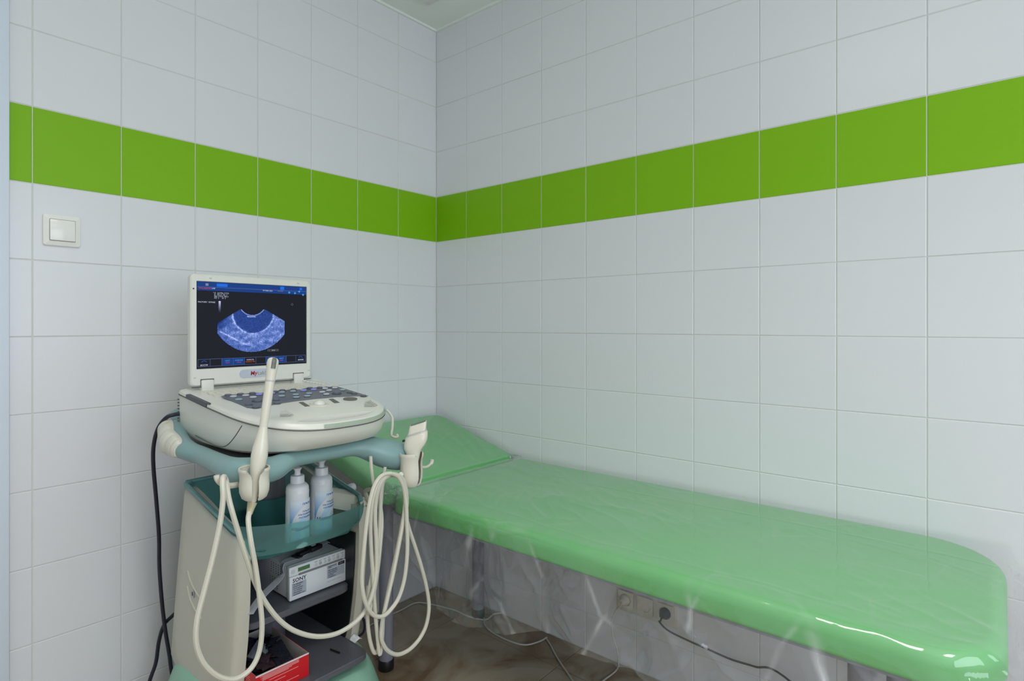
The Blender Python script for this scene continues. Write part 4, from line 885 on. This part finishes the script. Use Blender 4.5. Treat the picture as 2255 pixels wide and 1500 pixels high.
# ------------------------------------------------------------------ gel bottles
def bottle_label(zz0, zz1, r, a_c, aw, og, parent):
    NU, NV = 44, 60; b = MB(); cols = []
    for i in range(NU + 1):
        for j in range(NV + 1):
            u, v = i / NU, j / NV; a = a_c - aw / 2 + aw * u; b.v.append(og + Vector((r * math.cos(a), r * math.sin(a), zz0 + (zz1 - zz0) * v)))
            c = Vector((0.74, 0.77, 0.83)); x, y = u * 1.0, v * 1.35
            d = math.hypot(x - 0.95, y - 0.30)
            if d > 0.93: c = Vector((0.72, 0.78, 0.86)).lerp(Vector((0.13, 0.38, 0.75)), max(0, min(1, (1.25 - y) * 1.6)) * (0.35 + 0.65 * (1 - u * 0.6)))
            elif d > 0.72: c = Vector((0.76, 0.76, 0.80))
            elif d > 0.50: c = Vector((0.40, 0.57, 0.85)).lerp(Vector((0.70, 0.78, 0.92)), u)
            elif 0.28 < d < 0.40: c = Vector((0.58, 0.72, 0.87))
            if y < 0.10: c = Vector((0.30, 0.55, 0.82)) if u < 0.8 else Vector((0.6, 0.75, 0.88))
            cols.append((*c, 1))
    for i in range(NU):
        for j in range(NV): k = i * (NV + 1) + j; b.f.append((k, k + NV + 1, k + NV + 2, k + 1))
    o = b.build('label', LABEL, parent, recalc=False)
    q = o.data.color_attributes.new('print', 'FLOAT_COLOR', 'POINT'); q.data.foreach_set('color', [x for c in cols for x in c])
    bd = lambda da, zc: (lambda x, y: og + Vector(((r + 0.0004) * math.cos(a_c + da + x / r), (r + 0.0004) * math.sin(a_c + da + x / r), zc + y)))
    text('lettering', 'Медиагель', 0.0125, NAVY, parent, og, XD, ZD, 'CENTER', 0.35, bd(0.05, zz0 + 0.034), sx=0.92, bold=0.0002)
    text('lettering', 'ГЕЛЬТЕК', 0.0062, BLUEP, parent, og, XD, ZD, 'CENTER', 0.2, bd(0.40, zz1 - 0.013), bold=0.0002)
    for k, s in enumerate(('ГЕЛЬ ДЛЯ', 'УЛЬТРАЗВУКОВЫХ', 'ИССЛЕДОВАНИЙ')): text('lettering', s, 0.0050, NAVY, parent, og, XD, ZD, 'CENTER', 0.2, bd(0.38, zz1 - 0.032 - 0.0075 * k), bold=0.0001)
def gel_bottle(loc, label):
    og = Vector(loc); t = thing('gel_bottle', loc, label, 'bottle', 'gel bottles in the tray')
    M = Matrix.Translation(og)
    MB().lathe([(0.005, 0.0002), (0.027, 0.0005), (0.0300, 0.004), (0.0304, 0.02), (0.0298, 0.10), (0.0288, 0.136), (0.0292, 0.140), (0.0292, 0.145), (0.0284, 0.1465), (0.0286, 0.151), (0.0276, 0.156), (0.0240, 0.161), (0.0200, 0.164), (0.0180, 0.1655)], M, 32).build('body', WHITEP, t)
    cp = MB().lathe([(0.0178, 0.163), (0.0174, 0.183), (0.0162, 0.185), (0.0085, 0.186)], M, 28).build('cap', WHITEP, t)
    MB().lathe([(0.0085, 0.185), (0.0078, 0.188), (0.0070, 0.194), (0.0085, 0.199), (0.0115, 0.2025), (0.0110, 0.204), (0.007, 0.206), (0.004, 0.208), (0.0008, 0.2085)], M, 20).build('nozzle', WHITEP, cp)
    bottle_label(0.014, 0.126, 0.0309, math.radians(-95), math.radians(122), og, t)
    return t
b1 = at(655, 1031, y=-0.585); b2 = at(708, 1020, y=-0.560)
g1 = gel_bottle((b1.x, b1.y, 0.6132), 'white gel bottle with blue label, the one further left in the tray')
g1.scale = (0.95, 0.95, 0.95)
def copy_tree(o, parent=None):
    c = o.copy(); COL.objects.link(c); c.parent = parent; ORG[c.name] = ORG[o.name]
    for ch in list(o.children): copy_tree(ch, c)
    return c
g2 = copy_tree(g1); g2.location = (b2.x, b2.y, 0.6132); g2['label'] = 'white gel bottle with blue label, beside the beige connector'

# ------------------------------------------------------------------ thermal printer on the upper shelf
PX0, PX1, PYF, PYB, PZ = -1.000, -0.833, -0.545, -0.315, 0.456
prn = thing('thermal_printer', ((PX0 + PX1) / 2, -0.43, PZ), 'white and grey thermal printer with a green display, strapped to the upper shelf', 'printer')
MB().box((PX0 + 0.004, PYF + 0.022, PZ + 0.004), (PX1 - 0.004, PYB, PZ + 0.086), 0.003).build('case', PRINTER, prn)
MB().box((PX0 + 0.002, PYF + 0.010, PZ + 0.002), (PX1 - 0.002, PYF + 0.0225, PZ + 0.0885), 0.004).build('bezel', PRINTER, prn)
b = MB(); b.box((PX0 + 0.012, PYF + 0.03, PZ), (PX0 + 0.03, PYB - 0.02, PZ + 0.005)); b.box((PX1 - 0.03, PYF + 0.03, PZ), (PX1 - 0.012, PYB - 0.02, PZ + 0.005)); b.build('foot', BLACK, prn, smooth=False)
fp = MB().box((PX0, PYF, PZ + 0.003), (PX1, PYF + 0.0105, PZ + 0.063), 0.002).build('front_door', PRFRONT, prn)
tp = MB().box((PX0, PYF + 0.002, PZ + 0.0638), (PX1, PYF + 0.0115, PZ + 0.0875), 0.002).build('control_strip', PRFRONT, prn)
yF = PYF - 0.0004
pf = lambda u, v: (PX0 + (PX1 - PX0) * u, PYF, PZ + v)
MB().box((PX0 + 0.024, PYF + 0.0008, PZ + 0.072), (PX0 + 0.057, PYF + 0.0018, PZ + 0.0815)).build('display', LCDG, tp, smooth=False)
MB().box((PX0 + 0.026, PYF - 0.0012, PZ + 0.0625), (PX1 - 0.013, PYF + 0.004, PZ + 0.0668), 0.0005, 1).build('paper_slot', SLOT, tp)
for k in range(7):
    xx = PX0 + 0.075 + 0.0132 * k; zz = PZ + 0.0745
    MB().lathe([(0.0042, 0), (0.0042, 0.0010), (0.0036, 0.0014)], Matrix.Translation((xx, PYF + 0.0021, zz)) @ Matrix.Rotation(PI / 2, 4, 'X'), 14).build('button', STICK if k % 2 else PRINTER, tp)
    MB().box((xx - 0.004, PYF + 0.0014, zz + 0.0065), (xx + 0.004, PYF + 0.0019, zz + 0.0078)).build('button_caption', INKG, tp, smooth=False)
MB().lathe([(0.0052, 0), (0.0052, 0.0012), (0.004, 0.0016)], Matrix.Translation((PX0 + 0.010, PYF + 0.0021, PZ + 0.0755)) @ Matrix.Rotation(PI / 2, 4, 'X'), 16).build('power_button', PRINTER, tp)
text('lettering', 'SONY', 0.0135, INK, fp, (PX0 + 0.008, yF, PZ + 0.0485), XD, ZD, sx=1.05, bold=0.0003)
def sticker(x0, z0, x1, z1, lines, m=STICK, sz=0.0052):
    MB().box((x0, PYF - 0.0003, z0), (x1, PYF, z1)).build('sticker', m, fp, smooth=False)
    for k, s in enumerate(lines): text('sticker_text', s, sz, INK, fp, (x0 + 0.003, PYF - 0.0006, z1 - (k + 1.05) * (z1 - z0) / (len(lines) + 0.35)), XD, ZD, sx=0.9, bold=0.0001)
sticker(PX0 + 0.006, PZ + 0.014, PX0 + 0.046, PZ + 0.0465, ('Не забывайте', 'выключать', 'после работы', 'этот аппарат', 'обязательно', 'проверяйте сеть'), sz=0.0046)
sticker(PX1 - 0.060, PZ + 0.026, PX1 - 0.007, PZ + 0.0505, ('При сбоях или', 'неисправности', 'в вашу работу', 'вызовите', 'специалиста'), sz=0.0042)
sticker(PX1 - 0.060, PZ + 0.0515, PX1 - 0.028, PZ + 0.0600, ('ТЕРМОПРИНТЕР', 'HYBRID'), sz=0.0034)
sticker(PX1 - 0.026, PZ + 0.0520, PX1 - 0.006, PZ + 0.0605, (), INK)
text('sticker_text', 'UP-X', 0.0046, STICK, fp, (PX1 - 0.023, PYF - 0.0006, PZ + 0.0548), XD, ZD)
text('lettering', 'DIGITAL GRAPHIC PRINTER', 0.0036, INKG, fp, (PX1 - 0.060, yF, PZ + 0.0165), XD, ZD)
b = MB()
for r in range(11):
    for k in range(5):
        yy = PYF + 0.04 + 0.012 * r; zz = PZ + 0.078 - 0.006 * k - 0.0
        b.box((PX0 + 0.0034, yy - 0.0016, zz - 0.0012), (PX0 + 0.0042, yy + 0.0016, zz + 0.0012))
        if r < 9: zz = PZ + 0.040 - 0.006 * k; b.box((PX0 + 0.0034, yy + 0.03 - 0.0016, zz - 0.0012), (PX0 + 0.0042, yy + 0.03 + 0.0016, zz + 0.0012))
tag(b.build('vent_holes', SEAM, prn, smooth=False), kind='stuff')
# strap with a black buckle over the printer
strap = thing('strap', (-0.92, -0.47, 0.456), 'pale webbing strap with a black buckle, tied across the printer', 'strap')
def ribbon(pts, w, wdir, th=0.0012):
    P = smooth_path(pts, 6); wdir = Vector(wdir).normalized(); b = MB(); rings = []
    for i, p in enumerate(P):
        t_ = (P[min(i + 1, len(P) - 1)] - P[max(i - 1, 0)]).normalized(); ww = (wdir - t_ * wdir.dot(t_)).normalized(); n = t_.cross(ww)
        rings.append([p - ww * w / 2 - n * th / 2, p + ww * w / 2 - n * th / 2, p + ww * w / 2 + n * th / 2, p - ww * w / 2 + n * th / 2])
    return b.loft(rings)
zt = PZ + 0.0905
ribbon([at(549, 1353, y=-0.600), at(560, 1336, y=-0.582), at(580, 1310, y=-0.552), (-1.005, -0.512, zt - 0.030), (-0.999, -0.505, zt - 0.008), (-0.99, -0.502, zt + 0.001), (-0.96, -0.50, zt + 0.001), (-0.925, -0.495, zt + 0.003)], 0.019, (0.25, 1, 0.1)).build('webbing', STRAPM, strap, smooth=False)
ribbon([(-0.91, -0.49, zt + 0.003), (-0.87, -0.47, zt + 0.001), (-0.845, -0.46, zt + 0.001), (-0.832, -0.462, zt - 0.004), (-0.815, -0.49, zt - 0.032), (-0.79, -0.545, zt - 0.055)], 0.017, (0.2, 1, 0.1)).build('webbing', STRAPM, strap, smooth=False)
Mb = Matrix.Translation((-0.918, -0.494, zt + 0.008)) @ Matrix.Rotation(math.radians(14), 4, 'Z')
b = MB(); b.box((-0.036, -0.008, -0.006), (0.006, 0.010, 0.003), 0.002, 2, Mb); b.box((0.0, -0.014, -0.006), (0.040, 0.015, 0.006), 0.003, 2, Mb); b.box((-0.046, -0.012, -0.006), (-0.030, 0.014, -0.001), 0.001, 1, Mb)
b.build('buckle', BLACK, strap); MB().box((0.012, -0.003, 0.006), (0.026, 0.004, 0.0072), 0.0005, 1, Mb).build('buckle_tab', PAPER, strap)

# ------------------------------------------------------------------ red carton with foil sachets on the lower shelf
SZ = 0.3008
q0 = at(563, 1491, z=SZ + 0.056); q1 = at(680, 1437, z=SZ + 0.056); q2 = at(585, 1383, z=SZ + 0.056)
ex = (q1 - q0); ex.z = 0; wbox = ex.length; ex.normalize(); ey = Vector((-ex.y, ex.x, 0)); dbox = 0.185
Mk = Matrix((ex, ey, Vector((0, 0, 1)))).transposed().to_4x4(); Mk.translation = Vector((q0.x, q0.y, SZ))
dbox = 0.20
box = thing('red_carton', Mk @ Vector((wbox / 2, dbox / 2, 0)), 'open red and white carton full of dark foil sachets on the lower shelf', 'box')
hb, tb = 0.056, 0.0012
def cw(a, b_, m, name): return MB().box(a, b_, 0, 1, Mk).build(name, m, box, smooth=False)
fw_ = cw((0, 0, 0), (wbox, tb, hb), REDC, 'front_wall'); cw((0, dbox - tb, 0), (wbox, dbox, hb), CARDIN, 'back_wall')
lw_ = cw((0, tb, 0), (tb, dbox - tb, hb), REDC, 'left_wall'); rw_ = cw((wbox - tb, tb, 0), (wbox, dbox - tb, hb), REDC, 'right_wall')
cw((tb, tb, 0.0003), (wbox - tb, dbox - tb, tb), CARDIN, 'bottom')
for p, q in (((tb, tb, tb), (wbox - tb, tb + 0.0006, hb)), ((tb, tb, tb), (tb + 0.0006, dbox - tb, hb)), ((wbox - tb - 0.0006, tb, tb), (wbox - tb, dbox - tb, hb))): cw(p, q, CARDIN, 'lining')
for zz, x0_, x1_ in ((0.050, 0.012, 0.16), (0.0475, 0.02, 0.14), (0.045, 0.015, 0.15), (0.0425, 0.02, 0.11), (0.040, 0.012, 0.10), (0.034, 0.04, 0.13), (0.026, 0.03, 0.09), (0.012, 0.06, wbox - 0.0)):
    x1_ = min(x1_, wbox)
    MB().box((x0_ * wbox / 0.165, -0.0004, zz - 0.0006), (min(wbox, x1_ * wbox / 0.165), 0, zz + 0.0006), 0, 1, Mk).build('print_line', PINKP, fw_, smooth=False)
MB().box((0, -0.0003, hb - 0.0035), (wbox, 0, hb), 0, 1, Mk).build('print_line', PAPER, fw_, smooth=False)
for k in range(7): MB().box((-0.0004, 0.012 + 0.003 * k, 0.012 + 0.005 * k), (0, dbox - 0.02, 0.0128 + 0.005 * k), 0, 1, Mk).build('print_line', PINKP, lw_, smooth=False)
sach = []
def sachet_mesh(seed, m):
    def f(u, v):
        x, y = (u - .5) * 0.058, (v - .5) * 0.050; e = min(u, 1 - u, v, 1 - v); puff = min(1, e / 0.25)
        return Vector((x, y, 0.006 * nz(u * 3, v * 3, seed) + 0.004 * abs(nz(u * 8, v * 8, seed + 3)) + 0.005 * puff))
    b = MB(); b.grid(f, 10, 9); n0 = len(b.v); b.grid(lambda u, v: f(u, v) - Vector((0, 0, 0.002 + 0.008 * min(1, min(u, 1 - u, v, 1 - v) / 0.25))), 10, 9)
    me = bpy.data.meshes.new('foil_sachet'); me.from_pydata(b.v, [], b.f); me.materials.append(m)
    bm = bmesh.new(); bm.from_mesh(me); bmesh.ops.recalc_face_normals(bm, faces=bm.faces[:]); bm.to_mesh(me); bm.free()
    me.polygons.foreach_set('use_smooth', [True] * len(me.polygons)); return me
SM = [sachet_mesh(k * 3.7, (FOIL, FOIL, FOIL2, FOIL, FOIL3, FOIL2)[k]) for k in range(6)]
nx, ny = 3, 5
for i in range(nx):
    for j in range(ny):
        for l in range(3):
            u = (i + 0.5 + random.uniform(-.22, .22)) / nx; v = (j + 0.5 + random.uniform(-.22, .22)) / ny
            x = 0.033 + (wbox - 0.066) * u; y = 0.033 + (dbox - 0.066) * v
            me = random.choice(SM); o = bpy.data.objects.new('foil_sachet', me); COL.objects.link(o)
            o.location = Mk @ Vector((x, y, 0.012 + 0.0165 * l + 0.012 * (v * 1.2 - 0.4) * (1 - u * 0.8) + random.uniform(-.003, .005)))
            o.rotation_euler = (random.uniform(-.45, .45), random.uniform(-.35, .35), random.uniform(0, 6.28))
            kind = 'dark' if me.materials[0] is FOIL else ('plum' if me.materials[0] is FOIL2 else 'grey')
            tag(o, '%s crumpled foil sachet heaped in the red carton' % kind, 'sachet', 'foil sachets in the red carton')

# scraps on the lower shelf and dark cords
def scrap(u, v): return Vector((at(785, 1410, z=0.303).x - 0.012 + 0.026 * u, at(785, 1410, z=0.303).y - 0.010 + 0.024 * v, 0.3035 + 0.010 * math.sin(u * PI) * (0.5 + v * 0.6) + 0.004 * nz(u * 4, v * 4, 8)))
tag(MB().grid(scrap, 8, 6).build('paper_scrap', PAPER), 'crumpled white paper scrap on the right end of the lower shelf', 'paper')
p1, p2 = at(728, 1430, z=0.3035), at(748, 1438, z=0.3035)
tag(MB().tube([p1, p2], 0.0022, 6).build('pen_cap', BLACK), 'short thin black stick lying on the lower shelf', 'stick')
cord('power_cord', [(-1.172, -0.318, 0.935), at(385, 913, y=-0.31), at(365, 921, y=-0.30), at(347, 946, y=-0.27), at(338, 985, y=-0.24), at(338, 1030, y=-0.22), at(344, 1100, y=-0.19), at(350, 1180, y=-0.17), at(351, 1250, y=-0.16), at(357, 1330, y=-0.155), at(365, 1395, y=-0.155), at(373, 1442, y=-0.155), at(380, 1490, y=-0.155), (-1.10, -0.13, 0.05), (-1.10, -0.12, 0.005)], 0.0050, CORD, 'black power cord hanging down from the left rear of the ultrasound machine', 8)
cord('power_cord', [at(392, 1346, y=-0.185), at(378, 1358, y=-0.165), at(361, 1377, y=-0.14), at(350, 1412, y=-0.125), at(343, 1460, y=-0.115), at(328, 1505, y=-0.11), (-1.20, -0.10, 0.06), (-1.22, -0.10, 0.006)], 0.0050, CORD, 'black cord coming from the back of the cart near the floor, crossing the other', 8)
cord('power_cord', [at(786, 1352, y=-0.30), at(797, 1358, y=-0.315), at(803, 1375, y=-0.32), at(800, 1393, y=-0.32), at(786, 1404, y=-0.31)], 0.0038, CORD, 'short black cord bulging out behind the right side of the cart', 7)
cord('power_cord', [at(757, 1232, y=-0.40), at(775, 1228, y=-0.42), at(789, 1236, y=-0.44), at(793, 1250, y=-0.45), at(790, 1260, y=-0.45)], 0.0032, CORD, 'short black cord behind the right side of the printer', 7)
